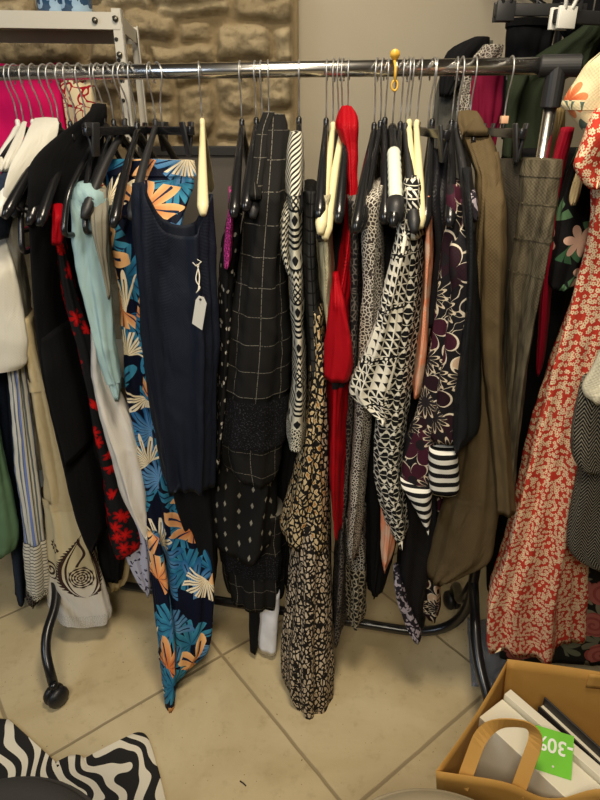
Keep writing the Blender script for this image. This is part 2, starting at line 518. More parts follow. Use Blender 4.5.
# setting
def p_floor(g):
    x, y, z = g.sep(g.pos)
    n = g.noise(g.pos, 2.4, 6, .6, .6); n2 = g.noise(g.pos, 22, 5, .65); n3 = g.noise(g.pos, 7, 5, .6)
    k = g.mix(n.ss(.3, .7), c8(186, 168, 128), c8(204, 188, 150))
    k = g.mix((n2.ss(.52, .78)) * .4, k, c8(140, 120, 84))
    k = g.mix((n3.ss(.55, .8)) * .45, k, c8(160, 140, 102))
    k = g.mix(g.noise(g.pos, 130, 1) > .76, k, c8(120, 100, 70))
    d = grout(g)
    return g.mix(d, k, c8(150, 134, 102))
def grout(g):
    x, y, z = g.sep(g.pos)
    a = radians(38); s = .587
    wob = (g.noise(g.pos, 9, 3) - .5) * .006
    m_ = (x * cos(a) + y * sin(a) - .633 + wob) / s; n_ = (x * (-sin(a)) + y * cos(a) - 1.204 + wob) / s
    dm = ((m_ + .5).fr() - .5).ab() * s; dn = ((n_ + .5).fr() - .5).ab() * s
    d = dm.mn(dn)
    return 1.0 - d.ss(.002, .0065)
M['floor'] = mat('stone_floor_tiles', p_floor, lambda g: g.noise(g.pos, 12, 4) * .25 + .42, spec=.4,
                 bump=lambda g: (g.noise(g.pos, 30, 5, .6) * .25 - grout(g) * 1.0, .6, .004))
def p_stone(g):
    def at(n):
        a = g.nt.nodes.new('ShaderNodeAttribute'); a.attribute_name = n; return S(g, a.outputs['Fac'])
    sid = at('stone_id'); mo = at('mortar')
    n = g.noise(g.pos, 9, 5, .6); n2 = g.noise(g.pos, 45, 5, .65)
    k = g.mix((sid * .7 + n * .5 - .1).cl(), c8(118, 104, 78), c8(164, 150, 120))
    k = g.mix(n2.ss(.5, .75) * .55, k, c8(98, 82, 56))
    return g.mix(mo, k, g.mix(n2, c8(142, 126, 96), c8(116, 101, 74)))
M['stone'] = mat('rough_stone', p_stone, .95, spec=.15, bump=lambda g: (g.noise(g.pos, 70, 6, .7), .9, .006))
M['plaster'] = mat('beige_plaster', lambda g: g.mix(g.noise(g.pos, 3, 5, .6), c8(158, 149, 130), c8(168, 159, 139)), .9, spec=.2,
                   bump=lambda g: (g.noise(g.pos, 60, 4), .15, .002))
M['dimwall'] = mat('brown_paint', c8(74, 65, 52), .9)
M['ceiling'] = mat('ceiling_paint', c8(205, 196, 178), .9)
def p_zebra(g):
    x, y, z = g.sep(g.pos)
    n = g.noise(g.pos, 3.2, 2, .5, .4)
    s = ((x * .9 + y * .5 + n * .55) * 19).fr()
    return g.mix(s < .5 + 0, c8(226, 218, 196), (.012, .011, .010, 1))
M['zebra'] = mat('zebra_print_hide', p_zebra, .9)
M['pouf_dark'] = mat('charcoal_upholstery', c8(50, 48, 46), .95, bump=lambda g: (g.noise(g.obj, 160, 2), .3, .002))
M['pouf_pale'] = mat('greige_upholstery', c8(150, 138, 112), .95, bump=lambda g: (g.noise(g.obj, 160, 2), .3, .002))
M['kraft'] = mat('kraft_paper', lambda g: g.mix(g.noise(g.obj, 14, 5, .6), c8(178, 132, 58), c8(192, 148, 76)), .75,
                 bump=lambda g: (g.noise(g.obj, 12, 4), .25, .004))
M['boxwhite'] = mat('white_carton', c8(224, 218, 196), .6)
M['boxdark'] = mat('charcoal_carton', c8(44, 42, 42), .5)
M['green'] = mat('green_card', c8(104, 190, 24), .6)
M['tagwhite'] = mat('white_print', c8(232, 236, 224), .6)
M['ink'] = mat('dark_print', (.02, .02, .02, 1), .6)
# ---------------------------------------------------------------- cloth
def smooth(a, b, x):
    t = min(1, max(0, (x - a) / (b - a))); return t * t * (3 - 2 * t)
def catmull(keys, t):
    """keys: sorted list of (t, tuple)"""
    if t <= keys[0][0]: return keys[0][1]
    if t >= keys[-1][0]: return keys[-1][1]
    for i in range(len(keys) - 1):
        if t <= keys[i + 1][0]: break
    t0, a = keys[i]; t1, b = keys[i + 1]
    h = t1 - t0; s = (t - t0) / h
    pa = keys[i - 1] if i > 0 else None; nb = keys[i + 2] if i + 2 < len(keys) else None
    out = []
    for j in range(len(a)):
        m0 = (b[j] - pa[1][j]) / (t1 - pa[0]) if pa else (b[j] - a[j]) / h
        m1 = (nb[1][j] - a[j]) / (nb[0] - t0) if nb else (b[j] - a[j]) / h
        d = (b[j] - a[j]) / h                      # keep it monotone so outlines do not overshoot
        if d == 0 or (m0 * d <= 0): m0 = 0
        elif abs(m0) > 3 * abs(d): m0 = 3 * d
        if d == 0 or (m1 * d <= 0): m1 = 0
        elif abs(m1) > 3 * abs(d): m1 = 3 * d
        out.append((2*s**3 - 3*s**2 + 1) * a[j] + (s**3 - 2*s**2 + s) * h * m0 + (-2*s**3 + 3*s**2) * b[j] + (s**3 - s**2) * h * m1)
    return tuple(out)

class Loft:
    """A hanging tube of cloth. rows = (py, xl, xr[, k]): where its left and right edges hang, read off the photograph
    as heights and sideways positions at its own distance (fl / fr metres in front of the rail for its left / right edge);
    hd = half its depth front to back; k scales fl, fr, hd (shoulders slope up and back to the hanger's neck)."""
    def __init__(s, rows, fl=.2, fr=.2, hd=.13, folds=6, amp=.006, ramp=(118, 205), yfun=rail_y, seed=0, n=72, sq=2.6, kmin=.12, hem=.0, drift=1.0, emerge=0.0, wr=.004):
        s.fl, s.fr, s.hd, s.folds, s.amp, s.yfun, s.n, s.sq = fl, fr, hd, folds, amp, yfun, n, sq
        s.hem = hem; s.drift = drift; s.emerge = emerge; s.wr = wr; s.seed = seed
        r = random.Random(seed * 31 + 5); s.ph = [r.uniform(0, 6.28) for _ in range(8)]
        s.keys = []
        for q in rows:
            k = q[3] if len(q) > 3 else (max(kmin, smooth(ramp[0], ramp[1], q[0])) if ramp else 1.0)
            wd = min(1.5, .12 * (q[2] - q[1])); s.keys.append((q[0], (q[1] - wd, q[2] + wd, k)))      # folds take back about this much
        s.p0, s.p1 = rows[0][0], rows[-1][0]
    def frame(s, py):
        xl, xr, k = catmull(s.keys, py)
        if s.emerge: k *= 1 - s.emerge * (1 - smooth(0, .3, (py - s.p0) / max(1, s.p1 - s.p0)))
        fm = k * (s.fl + s.fr) / 2; px = (xl + xr) / 2
        Y = s.yfun(0) - fm
        for _ in range(6):
            p = at_y(px, py, Y); Y = s.yfun(p.x) - fm
        z = at_y(px, py, Y).z
        def solve(pxx, f):
            Y = s.yfun(0) - f; x = 0
            for _ in range(8):
                x = (pxx - 300) / FPX * depth(Y, z); Y = s.yfun(x) - f
            return Vector((x, Y, z))
        return solve(xl, s.fl * k), solve(xr, s.fr * k), k, z
    def back(s, A, B):
        m = (A + B) / 2; return Vector((m.x, m.y, 0)).normalized()
    def ring(s, py, off=0.0, seedshift=0):
        A, B, k, z = s.frame(py)
        e1 = (B - A) / 2; hw = e1.length
        t = e1.normalized(); e2 = s.back(A, B)
        hd = max(.006, s.hd * k)
        Cn = (A + B) / 2 + e2 * hd
        vlen = (s.p1 - py) / 400.0
        q = (py - s.p0) / max(1, s.p1 - s.p0)
        pts = []
        a_ = s.amp * (0.25 + .75 * smooth(0, .35, q))
        lim = .40 * min(hw, hd)
        for i in range(s.n):
            th = -pi/2 + 2 * pi * i / s.n
            c, sn = cos(th), sin(th)
            ux = math.copysign(abs(c) ** (2 / s.sq), c); uy = math.copysign(abs(sn) ** (2 / s.sq), sn)
            w = 1.0 - 2.0 * abs(sin(.5 * (s.folds * th + s.ph[0] + s.drift * 1.1 * sin(q * 3.1 + s.ph[1])))) ** .75 + .55 * sin((s.folds * 2 - 1) * th + s.ph[2] + s.drift * 1.7 * q) \
                + .5 * sin(3 * th + 7 * q + s.ph[3])
            nv = (t * (ux / max(hw, 1e-4)) + e2 * (uy / hd)); nv = nv.normalized() if nv.length > 1e-6 else e2
            # folds push in from the outline so the edges stay where the photograph has them
            d = max(-lim, min(lim, a_ * (w - .7))) * (0.35 + .65 * abs(sn)) + off
            p = Cn + e1 * ux + e2 * (hd * uy) + nv * d
            if s.wr:
                wn = mnoise.noise(Vector((p.x * 22 + s.seed, p.y * 9, p.z * 7))) + .6 * mnoise.noise(Vector((p.x * 40 + p.z * 25, p.y * 20, p.z * 16 + s.seed)))
                p = p - nv * (min(s.wr, lim * .5) * (wn + .5))
            hemz = s.hem * smooth(.85, 1, q) * (sin(2 * th + s.ph[4]) * .6 + sin(5 * th + s.ph[5]) * .4)
            pts.append(Vector((p.x, p.y, p.z + hemz)))
        return pts
    def mesh(s, name, m, parent=None, py0=None, py1=None, off=0.0, step=5.0, cap=True, v0=None, neck=None, arc=None, solid=0.0, close_hem=True):
        a = s.p0 if py0 is None else py0; b = s.p1 if py1 is None else py1
        nr = max(3, int((b - a) / step) + 1)
        if neck:                                       # open top whose edge dips (neck(ux) px below the top row)
            rings = [None] * (nr + 1)
            cols = []
            base = [s.ring(a + (b - a) * i / nr, off) for i in range(nr + 1)]
            rings = []
            for i in range(nr + 1):
                row = []
                for j in range(s.n):
                    th = -pi/2 + 2*pi*j/s.n
                    d = neck(cos(th), sin(th)) / (b - a)
                    tt = (d + (1 - d) * i / nr) * nr
                    i0 = min(nr - 1, int(tt)); f = tt - i0
                    row.append(base[i0][j].lerp(base[i0 + 1][j], f))
                rings.append(row)
            cap = False
        else:
            rings = [s.ring(a + (b - a) * i / nr, off) for i in range(nr + 1)]
        n = s.n
        verts = []; uvv = []
        fidx = 0
        vacc = 0
        prev = None
        for i, rg in enumerate(rings):
            if prev is not None: vacc += sum((rg[j] - prev[j]).length for j in range(0, n, 6)) / len(range(0, n, 6))
            us = [0]
            for j in range(1, n + 1): us.append(us[-1] + (rg[j % n] - rg[j - 1]).length)
            for j in range(n):
                verts.append(rg[j]); uvv.append((us[j] if j <= n // 2 else us[j] - us[n], vacc, us))
            prev = rg
        voff = 0
        if v0 is not None:
            # make v = 0 at photograph height v0
            kk = (v0 - a) / (b - a) * nr; i0 = max(0, min(nr - 1, int(kk)))
            voff = uvv[i0 * n][1] + (kk - i0) * (uvv[(i0 + 1) * n][1] - uvv[i0 * n][1])
        faces = []; uvs = {}; li = 0
        for i in range(len(rings) - 1):
            for j in range(n):
                j2 = (j + 1) % n
                f = (i*n + j, i*n + j2, (i+1)*n + j2, (i+1)*n + j)
                if arc and not (arc[0] <= j / n <= arc[1]) : continue
                faces.append(f)
                for idx, jj in ((i, j), (i, j2), (i + 1, j2), (i + 1, j)):
                    us = uvv[idx * n][2]
                    if j < n // 2: u = us[j + 1] if (jj == j2) else us[j]
                    else: u = (us[j + 1] if (jj == j2) else us[j]) - us[n]
                    uvs[li] = (u, uvv[idx * n][1] - voff); li += 1
        if not arc:
            if cap:
                c = sum(rings[0], Vector()) / n + Vector((0, 0, .002)); verts.append(c); ci = len(verts) - 1
                for j in range(n):
                    faces.append(((j + 1) % n, j, ci))
                    for _ in range(3): uvs[li] = (uvv[j][0], -voff); li += 1
            if close_hem:                              # the cloth turns in at the hem
                base = (len(rings) - 1) * n; c = sum(rings[-1], Vector()) / n
                b2 = len(verts)
                for j in range(n):
                    verts.append(rings[-1][j].lerp(c, .12) + Vector((0, 0, .012)))
                for j in range(n):
                    verts.append(rings[-1][j].lerp(c, .8) + Vector((0, 0, .03)))
                for (p, q) in ((base, b2), (b2, b2 + n)):
                    for j in range(n):
                        j2 = (j + 1) % n
                        faces.append((p + j, p + j2, q + j2, q + j))
                        for _ in range(4): uvs[li] = (uvv[j][0], uvv[base][1] - voff); li += 1
        org = None
        if parent is None:
            cc = sum(rings[0], Vector()) / n; org = cc
        o = mesh_obj(name, verts, faces, m, parent, origin=org, uvs=uvs)
        if solid:
            sm = o.modifiers.new('cloth', 'SOLIDIFY'); sm.thickness = solid; sm.offset = -1
        return o
    def front(s, py, frac=0.0, out=.003):
        """a point on the front of the cloth; frac -1..1 across"""
        A, B, k, z = s.frame(py)
        e1 = (B - A) / 2; t = e1.normalized(); e2 = s.back(A, B)
        hd = max(.006, s.hd * k); Cn = (A + B) / 2 + e2 * hd
        rg = s.ring(py); c = frac
        best = min(rg, key=lambda p: abs((p - Cn).dot(t) - c * e1.length) + (10 if (p - Cn).dot(e2) > 0 else 0))
        return best - e2 * out, t, -e2

def garment(name, label, cat, rows, m, parts=None, group='clothes on the main rail', body='body', root=None, seed=None, mesh_kw=None, **kw):
    """parts: list of callables(loft, root) that add children; with parts the thing is an Empty with the body as a child"""
    garment.n += 1
    L = Loft(rows, seed=seed if seed is not None else garment.n, **kw)
    mesh_kw = mesh_kw or {}
    if parts:
        A, B, k, z = L.frame(rows[0][0])
        e = empty(name, (A + B) / 2, label, cat, group)
        if body: L.mesh(body, M[m], e, **mesh_kw)
        for p in parts: p(L, e)
        return e, L
    o = L.mesh(name, M[m], None, **mesh_kw)
    tag(o, label, cat, group); return o, L
garment.n = 0
def band(name, m, py0, py1, off=.0025, v0=None, arc=None, label=None, step=3.0):
    def f(L, e):
        o = L.mesh(name, M[m], e, py0, py1, off, step=step, cap=False, v0=v0, close_hem=False)
        if label: o['label'] = label
    return f
def tube_part(name, rows, m, label=None, mesh_kw=None, **kw):
    def f(L, e):
        kk = dict(fl=L.fl, fr=L.fr, hd=.05, yfun=L.yfun, seed=len(rows) + int(rows[0][1]), emerge=0 if name in ('collar', 'hood', 'sash', 'top_tier') else .2); kk.update(kw)
        o = Loft(rows, **kk).mesh(name, M[m], e, **(mesh_kw or {}))
        if label: o['label'] = label
    return f
def buttons(pys, frac, m, r=.006):
    def f(L, e):
        for py in pys:
            p, t, n = L.front(py, frac, .001)
            mb = MB(); z = Vector((0, 0, 1)); Mx = Matrix((t, z, n)).transposed().to_4x4(); Mx.translation = p
            mb.lathe([(r, -.002), (r, .0015), (r*.8, .0025), (r*.3, .002)], 12, Mx)
            mb.build('button', M[m], e)
    return f
def cord(name, m, pts, r=.003):
    def f(L, e):
        mb = MB(); mb.tube(fillet([L.front(py, fr, out)[0] for (py, fr, out) in pts], .02), r, 8)
        mb.build(name, M[m], e)
    return f

# ---------------------------------------------------------------- hangers
def hook_path(neck=-.112):
    p = arc((0, -.006), .0235, radians(-40), radians(200), 18)
    p += [(0, -.0185, -.026), (0, -.008, -.042), (0, -.001, -.060), (0, 0, -.072), (0, 0, neck)]
    return p
def arm_path(w=.222, drop=.152, neck=-.120, n=14):
    out = []
    for i in range(-n, n + 1):
        t = i / n
        y = w * t; z = neck - drop * (abs(t) ** 1.3) + .010 * exp(-(t*9)**2)
        out.append((0, y, z))
    return out
HG = 'clothes hangers on the main rail'
PROTO = {}
def build_hanger(kind):
    e = bpy.data.objects.new('hanger', None); C.objects.link(e); e.empty_display_size = .05
    mb = MB(); mb.tube(hook_path(), .0017, 6); mb.build('hook', M['steel'], e, local=True)
    P = {'black': 'blackplastic', 'white': 'whiteplastic', 'cream': 'creamplastic', 'padded': 'padded', 'wood': 'wood', 'matt': 'mattplastic'}
    if kind in ('black', 'white', 'cream', 'matt'):                     # moulded contour hanger, shoulders widening to the ends
        mb = MB(); pa = arm_path()
        N = len(pa)
        R = [.0075 + .004 * abs(i - N//2) / (N//2) for i in range(N)]; R[0] = R[-1] = .006
        Fl = [.75 + .35 * abs(i - N//2) / (N//2) for i in range(N)]
        mb.tube(pa, R, 10, up=(1, 0, 0), flat=Fl)
        mb.build('shoulder_arm', M[P[kind]], e, local=True)
        mb = MB(); mb.lathe([(.0045, -.125), (.0058, -.118), (.0058, -.098), (.0035, -.094)], 10); mb.build('neck', M[P[kind]], e, local=True)
        if kind in ('black', 'matt'):
            mb = MB(); mb.tube([(0, -.186, -.236), (0, -.178, -.258), (0, -.155, -.268), (0, .155, -.268), (0, .178, -.258), (0, .186, -.236)], .0038, 8)
            mb.build('trouser_bar', M[P[kind]], e, local=True)
    elif kind == 'tubular':                                             # looped tube hanger with big rounded ends
        mb = MB()
        pts = [(0, 0, -.110), (0, .09, -.160), (0, .20, -.238), (0, .240, -.318), (0, .195, -.324), (0, -.195, -.324), (0, -.240, -.318), (0, -.20, -.238), (0, -.09, -.160), (0, 0, -.110)]
        mb.tube(fillet(pts, .035), .0066, 8); mb.build('loop', M['blackplastic'], e, local=True)
        for s in (-1, 1):
            mb = MB(); mb.tube(fillet([(0, s*.06, -.140), (0, s*.075, -.164), (0, s*.088, -.154)], .01), .0035, 6); mb.build('strap_hook', M['blackplastic'], e, local=True)
    elif kind == 'inner':                                               # short moulded hanger hidden inside a jacket
        mb = MB(); pa = arm_path(.07, .022, -.112); mb.tube(pa, [.008] * len(pa), 10, up=(1, 0, 0), flat=.6); mb.build('shoulder_arm', M['blackplastic'], e, local=True)
    elif kind == 'wood':
        mb = MB(); pa = arm_path(.07, .022, -.112)
        mb.tube(pa, [.011] * len(pa), 10, up=(1, 0, 0), flat=.55); mb.build('shoulder_arm', M['wood'], e, local=True)
    elif kind == 'padded':
        mb = MB(); pa = arm_path(.205, .115, -.118, 26); N = len(pa)
        mb.tube(pa, .009, 10, up=(1, 0, 0)); mb.build('shoulder_arm', M['blackplastic'], e, local=True)
        for s in (-1, 1):
            mb = MB(); q = [p for p in pa if s * p[1] > .075]
            mb.tube(q, [.0125 + (.0016 if i % 2 else 0) for i in range(len(q))], 12, up=(1, 0, 0)); mb.build('padding', M['padded'], e, local=True)
        for s in (-1, 1):
            mb = MB(); mb.tube([(0, s*.198, -.226), (0, s*.212, -.244), (0, s*.219, -.262), (0, s*.221, -.270)], [.0155, .017, .015, .006], 12); mb.build('end_tip', M['mattplastic'], e, local=True)
    elif kind.startswith('clip'):
        mb = MB(); mb.box((-.006, -.15, -.125), (.006, .15, -.108)); mb.build('bar', M['blackplastic'], e, local=True, bevel=.002)
        for s in (-1, 1):
            y = s * .125
            mb = MB()
            for q in (-1, 1):
                mb.box((q*.005 - .003, y - .011, -.165), (q*.005 + .003, y + .011, -.098), Matrix.Translation((0, 0, -.13)) @ Matrix.Rotation(q*.16, 4, 'Y') @ Matrix.Translation((0, 0, .13)))
            mb.build('clip', M['mattplastic'], e, local=True, bevel=.002)
        if kind == 'clip_marked': mb = MB(); mb.box((-.007, -.008, -.100), (.007, .008, -.086)); o = mb.build('size_cube', M['pinkwood'], e, local=True, bevel=.001); o['label'] = 'small peach size marker on the hook'
    return e
def copy_tree(o):
    c = o.copy(); C.objects.link(c)
    for ch in o.children:
        d = ch.copy(); C.objects.link(d); d.parent = c
    return c
def hang(px, kind, label, twist=0.0, tilt=0.0, py=None):
    """hook over the rail at photograph column px"""
    k = (px - 300)
    # point on the rail line whose image column is px
    lo, hi = -.9, .75
    for _ in range(50):
        mid = (lo + hi) / 2
        x = 300 + FPX * mid / depth(rail_y(mid), RZ)
        if x < px: lo = mid
        else: hi = mid
    x = (lo + hi) / 2
    if kind not in PROTO: o = build_hanger(kind); PROTO[kind] = o
    else: o = copy_tree(PROTO[kind])
    o.location = (x, rail_y(x), RZ)
    hr = random.Random(int(px * 7)); twist += hr.uniform(-5, 5); tilt += hr.uniform(-3, 5); sc = hr.uniform(.93, 1.06)
    if 200 < px < 372: twist += 9
    elif px >= 372: twist += 4
    if kind in ('black', 'matt', 'tubular', 'cream'): o.scale = (1, sc, sc)
    o.rotation_euler = (radians(tilt), 0, RAIL_ANG + radians(twist))
    return tag(o, label, 'hanger', HG)
# ---------------------------------------------------------------- the room
def structure(o): o['kind'] = 'structure'; return o
mb = MB(); mb.box((-2.6, -1.6, -.06), (2.4, 2.5, 0)); structure(mb.build('floor', M['floor'], smooth=False))
mb = MB(); mb.box((-2.6, 2.36, 0), (2.4, 2.5, 2.6)); structure(mb.build('wall_back', M['plaster'], smooth=False))
mb = MB(); mb.box((2.4, -1.6, 0), (2.5, 2.5, 2.6)); structure(mb.build('wall_right', M['dimwall'], smooth=False))
mb = MB(); mb.box((-2.6, -1.7, 0), (2.5, -1.6, 2.6)); structure(mb.build('wall_front', M['dimwall'], smooth=False))
mb = MB(); mb.box((-2.6, -1.6, 2.6), (2.4, 2.5, 2.66)); structure(mb.build('ceiling', M['dimwall'], smooth=False))

def stone_wall():
    Y0 = 2.20
    def px2(xp, yp): p = at_y(xp, yp, Y0); return p.x, p.z
    rects = [(150,-6,228,13),(231,-10,292,21),(93,-8,148,9),(118,10,177,40),(179,18,208,43),(213,23,270,62),(272,24,292,61),(84,3,117,31),
             (-40,28,76,62),(84,33,118,62),(120,42,146,63),(148,45,214,63),(60,64,118,96),(120,66,168,97),(170,82,215,140),(118,99,168,126),(170,64,212,81),
             (214,65,254,113),(217,115,253,138),(256,66,292,108),(262,110,292,142),(120,128,168,160),(30,-4,82,26),(-40,0,28,26),(-40,64,58,100),(-40,102,116,150),(172,142,216,170),(220,141,292,175)]
    R = []
    for (a, b, c, d) in rects:
        x0, z1 = px2(a, b); x1, z0 = px2(c, d); R.append((x0, x1, z0, z1))
    r = random.Random(3)
    xe = px2(291, 60)[0]
    for zrow0, zrow1 in ((1.83, 2.02), (2.03, 2.2), (2.21, 2.4), (2.41, 2.6)):
        x = -2.3
        while x < xe - .05:
            w = r.uniform(.16, .34); R.append((x, min(x + w, xe), zrow0 + r.uniform(0, .02), zrow1)); x += w + .012
    z = 0.0
    while z < 1.2:
        h = r.uniform(.13, .2); x = -2.3
        while x < xe - .05:
            w = r.uniform(.16, .36); R.append((x, min(x + w, xe), z, min(z + h, 1.24))); x += w + .012
        z += h + .012
    # far left columns beside the hand-placed stones
    z = 1.25
    while z < 1.82:
        h = r.uniform(.12, .18); x = -2.3
        while x < px2(-44, 60)[0] - .05:
            w = r.uniform(.16, .3); R.append((x, x + w, z, z + h)); x += w + .012
        z += h + .012
    xs = np.arange(-2.3, xe + .03, .0085); zs = np.concatenate([np.arange(0, 1.2, .03), np.arange(1.2, 1.95, .0075), np.arange(1.95, 2.601, .025)])
    X, Z = np.meshgrid(xs, zs)
    wx2 = np.zeros_like(X); wz2 = np.zeros_like(X); wx = np.zeros_like(X); wz = np.zeros_like(X); rough = np.zeros_like(X)
    for i in range(X.shape[0]):
        for j in range(X.shape[1]):
            p = Vector((X[i, j]*9, Z[i, j]*9, 0)); wx[i, j] = mnoise.noise(p); wz[i, j] = mnoise.noise(p + Vector((50, 7, 3)))
            wx2[i, j] = .030 * mnoise.noise(Vector((X[i, j]*3.5, Z[i, j]*4.5, 9))); wz2[i, j] = .026 * mnoise.noise(Vector((X[i, j]*3.5, Z[i, j]*4.5, 21)))
            rough[i, j] = mnoise.fractal(Vector((X[i, j]*22, Z[i, j]*22, 4)), .8, 2.1, 4)
    Xd = X + .020 * wx + wx2; Zd = Z + .020 * wz + wz2
    best = np.full_like(X, -1.0); sid = np.zeros_like(X); bump = np.zeros_like(X)
    for n, (x0, x1, z0, z1) in enumerate(R):
        cx, cz, hx, hz = (x0+x1)/2, (z0+z1)/2, (x1-x0)/2, (z1-z0)/2
        rc = min(hx, hz) * .5
        qx = np.abs(Xd - cx) - (hx - rc); qz = np.abs(Zd - cz) - (hz - rc)
        sd = rc - (np.hypot(np.maximum(qx, 0), np.maximum(qz, 0)) + np.minimum(np.maximum(qx, qz), 0))
        m = sd > best
        best = np.where(m, sd, best); rr = random.Random(n)
        sid = np.where(m, rr.random(), sid)
        tl = rr.uniform(-.16, .16) * (Xd - cx) + rr.uniform(-.25, .1) * (Zd - cz) + rr.uniform(-.012, .014)
        bump = np.where(m, tl, bump)
    e = np.clip((best - .003) / .024, 0, 1); prof = np.sqrt(e) * (1 - .15 * e)
    Yh = Y0 + .05 - prof * (.042 + bump) - rough * .013 * (.4 + e)
    Yh = np.where(X > xe, Y0 + .10, Yh)
    mort = np.clip(1 - best / .012, 0, 1)
    nr, nc = X.shape
    verts = [(float(X[i, j]), float(Yh[i, j]), float(Z[i, j])) for i in range(nr) for j in range(nc)]
    faces = [(i*nc + j, i*nc + j + 1, (i+1)*nc + j + 1, (i+1)*nc + j) for i in range(nr-1) for j in range(nc-1)]
    # the wall's end returns to the plaster
    b = len(verts)
    for i in range(nr): verts.append((float(X[i, -1]) , 2.37, float(Z[i, -1])))
    for i in range(nr-1): faces.append((i*nc + nc - 1, b + i, b + i + 1, (i+1)*nc + nc - 1))
    o = mesh_obj('wall_left', verts, faces, M['stone'], origin=Vector((0, 0, 0)))
    for nm, arr in (('stone_id', sid), ('mortar', mort)):
        at = o.data.attributes.new(nm, 'FLOAT', 'POINT')
        vals = list(arr.astype(float).ravel()) + [0.5 if nm == 'stone_id' else .6] * nr
        at.data.foreach_set('value', vals)
    structure(o)
stone_wall()

# grey board in a black frame behind the rack, standing against the stones
def board():
    p = at_y(138, 146, 2.10); x0 = p.x; z1 = p.z; x1 = at_y(262, 146, 2.10).x
    e = empty('board', ((x0+x1)/2, 2.10, 0), 'grey board with black frame standing against the stone wall behind the rack', 'board')
    mb = MB(); mb.box((x0+.02, 2.085, .02), (x1-.02, 2.10, z1-.02)); mb.build('panel', M['board'], e, smooth=False)
    mb = MB()
    mb.box((x0, 2.075, z1-.028), (x1, 2.115, z1)); mb.box((x0, 2.075, 0), (x1, 2.115, .03))
    mb.box((x0, 2.075, .03), (x0+.025, 2.115, z1-.028)); mb.box((x1-.025, 2.075, .03), (x1, 2.115, z1-.028))
    mb.build('frame', M['boardframe'], e, smooth=False, bevel=.002)
board()

# ---------------------------------------------------------------- slotted metal shelf unit, far left behind the rack
def shelf():
    Yf = 1.72
    c = at_y(114, 18, Yf)                               # right front post, at the shelf's height
    zt = c.z + .012; zp = at_y(119, 13, Yf).z + .01
    ang = radians(-7)
    Mx = Matrix.Translation((c.x, Yf, 0)) @ Matrix.Rotation(-ang, 4, 'Z')
    e = empty('shelf_unit', (c.x, Yf, 0), 'painted slotted metal shelf unit in front of the stone wall, upper left', 'shelf')
    W, D = .95, .36
    def P(mbx, lo, hi): mbx.box(lo, hi, Mx)
    for (sx, sy) in ((0, 0), (-W, 0), (0, D), (-W, D)):
        mb = MB(); s1 = -1 if sx == 0 else 1; s2 = 1 if sy == 0 else -1
        x0, x1 = sorted((sx + .019, sx + .019 + s1 * .024)) if sx == 0 else sorted((sx - .019, sx - .019 + .024))
        y0, y1 = sorted((sy, sy + s2 * .003)); P(mb, (x0, y0, 0), (x1, y1, zp))
        xa = sx + .019 if sx == 0 else sx - .019
        xb0, xb1 = sorted((xa, xa + s1 * .003)); ya, yb = sorted((sy, sy + s2 * .028)); P(mb, (xb0, ya, 0), (xb1, yb, zp))
        po = mb.build('post', M['shelf'], e, smooth=False)
        if sy == 0 and sx == 0:
            k = 0
            z = zp - .02
            while z > 1.25:
                m2 = MB(); cyl(m2, Mx @ Vector((sx, sy - .0015, z)), Vector((0, 1, 0)), .0045, .002); m2.build('slot', M['dark'], po, origin=Vector(e.location)); z -= .045
    for zz in (zt, 1.30, .78, .25):
        mb = MB(); P(mb, (-W, .002, zz - .004), (0, D - .002, zz)); P(mb, (-W - .01, -.002, zz - .036), (.012, .002, zz)); P(mb, (-W, D - .004, zz - .036), (0, D, zz)); P(mb, (.008, 0, zz - .036), (.012, D, zz))
        mb.build('shelf_board', M['shelf'], e, smooth=False)
    for (dx, dz) in ((-.045, -.018), (.004, -.014), (.004, -.09)):
        m2 = MB(); cyl(m2, Mx @ Vector((dx, -.006, zt + dz)), Vector((0, 1, 0)), .0068, .006); m2.build('bolt', M['bolt'], e)
    return Mx, zt
def po_parent(po, e): return e
def cyl(mb, c, ax, r, h, n=14):
    ax = ax.normalized(); q = Vector((0, 0, 1)).rotation_difference(ax).to_matrix().to_4x4(); q.translation = c
    mb.lathe([(r, -h/2), (r, h/2)], n, q)
SM, SZ = shelf()
for i, (xp, lab) in enumerate(((52, 'blue patterned glass jar on the shelf top, left of its twin'), (74, 'blue patterned glass jar on the shelf top, nearest the corner post'))):
    p = at_y(xp, 12, 1.78)
    mb = MB(); mb.lathe([(.001, 0), (.034, 0), (.040, .01), (.043, .06), (.038, .11), (.026, .14), (.024, .165), (.030, .18), (.026, .18), (.020, .16), (.022, .14), (.034, .10)], 30, Matrix.Translation((p.x, 1.80, SZ)), cap=False)
    o = mb.build('glass_jar', M['blueglass']); tag(o, lab, 'jar', 'blue jars on the shelf')
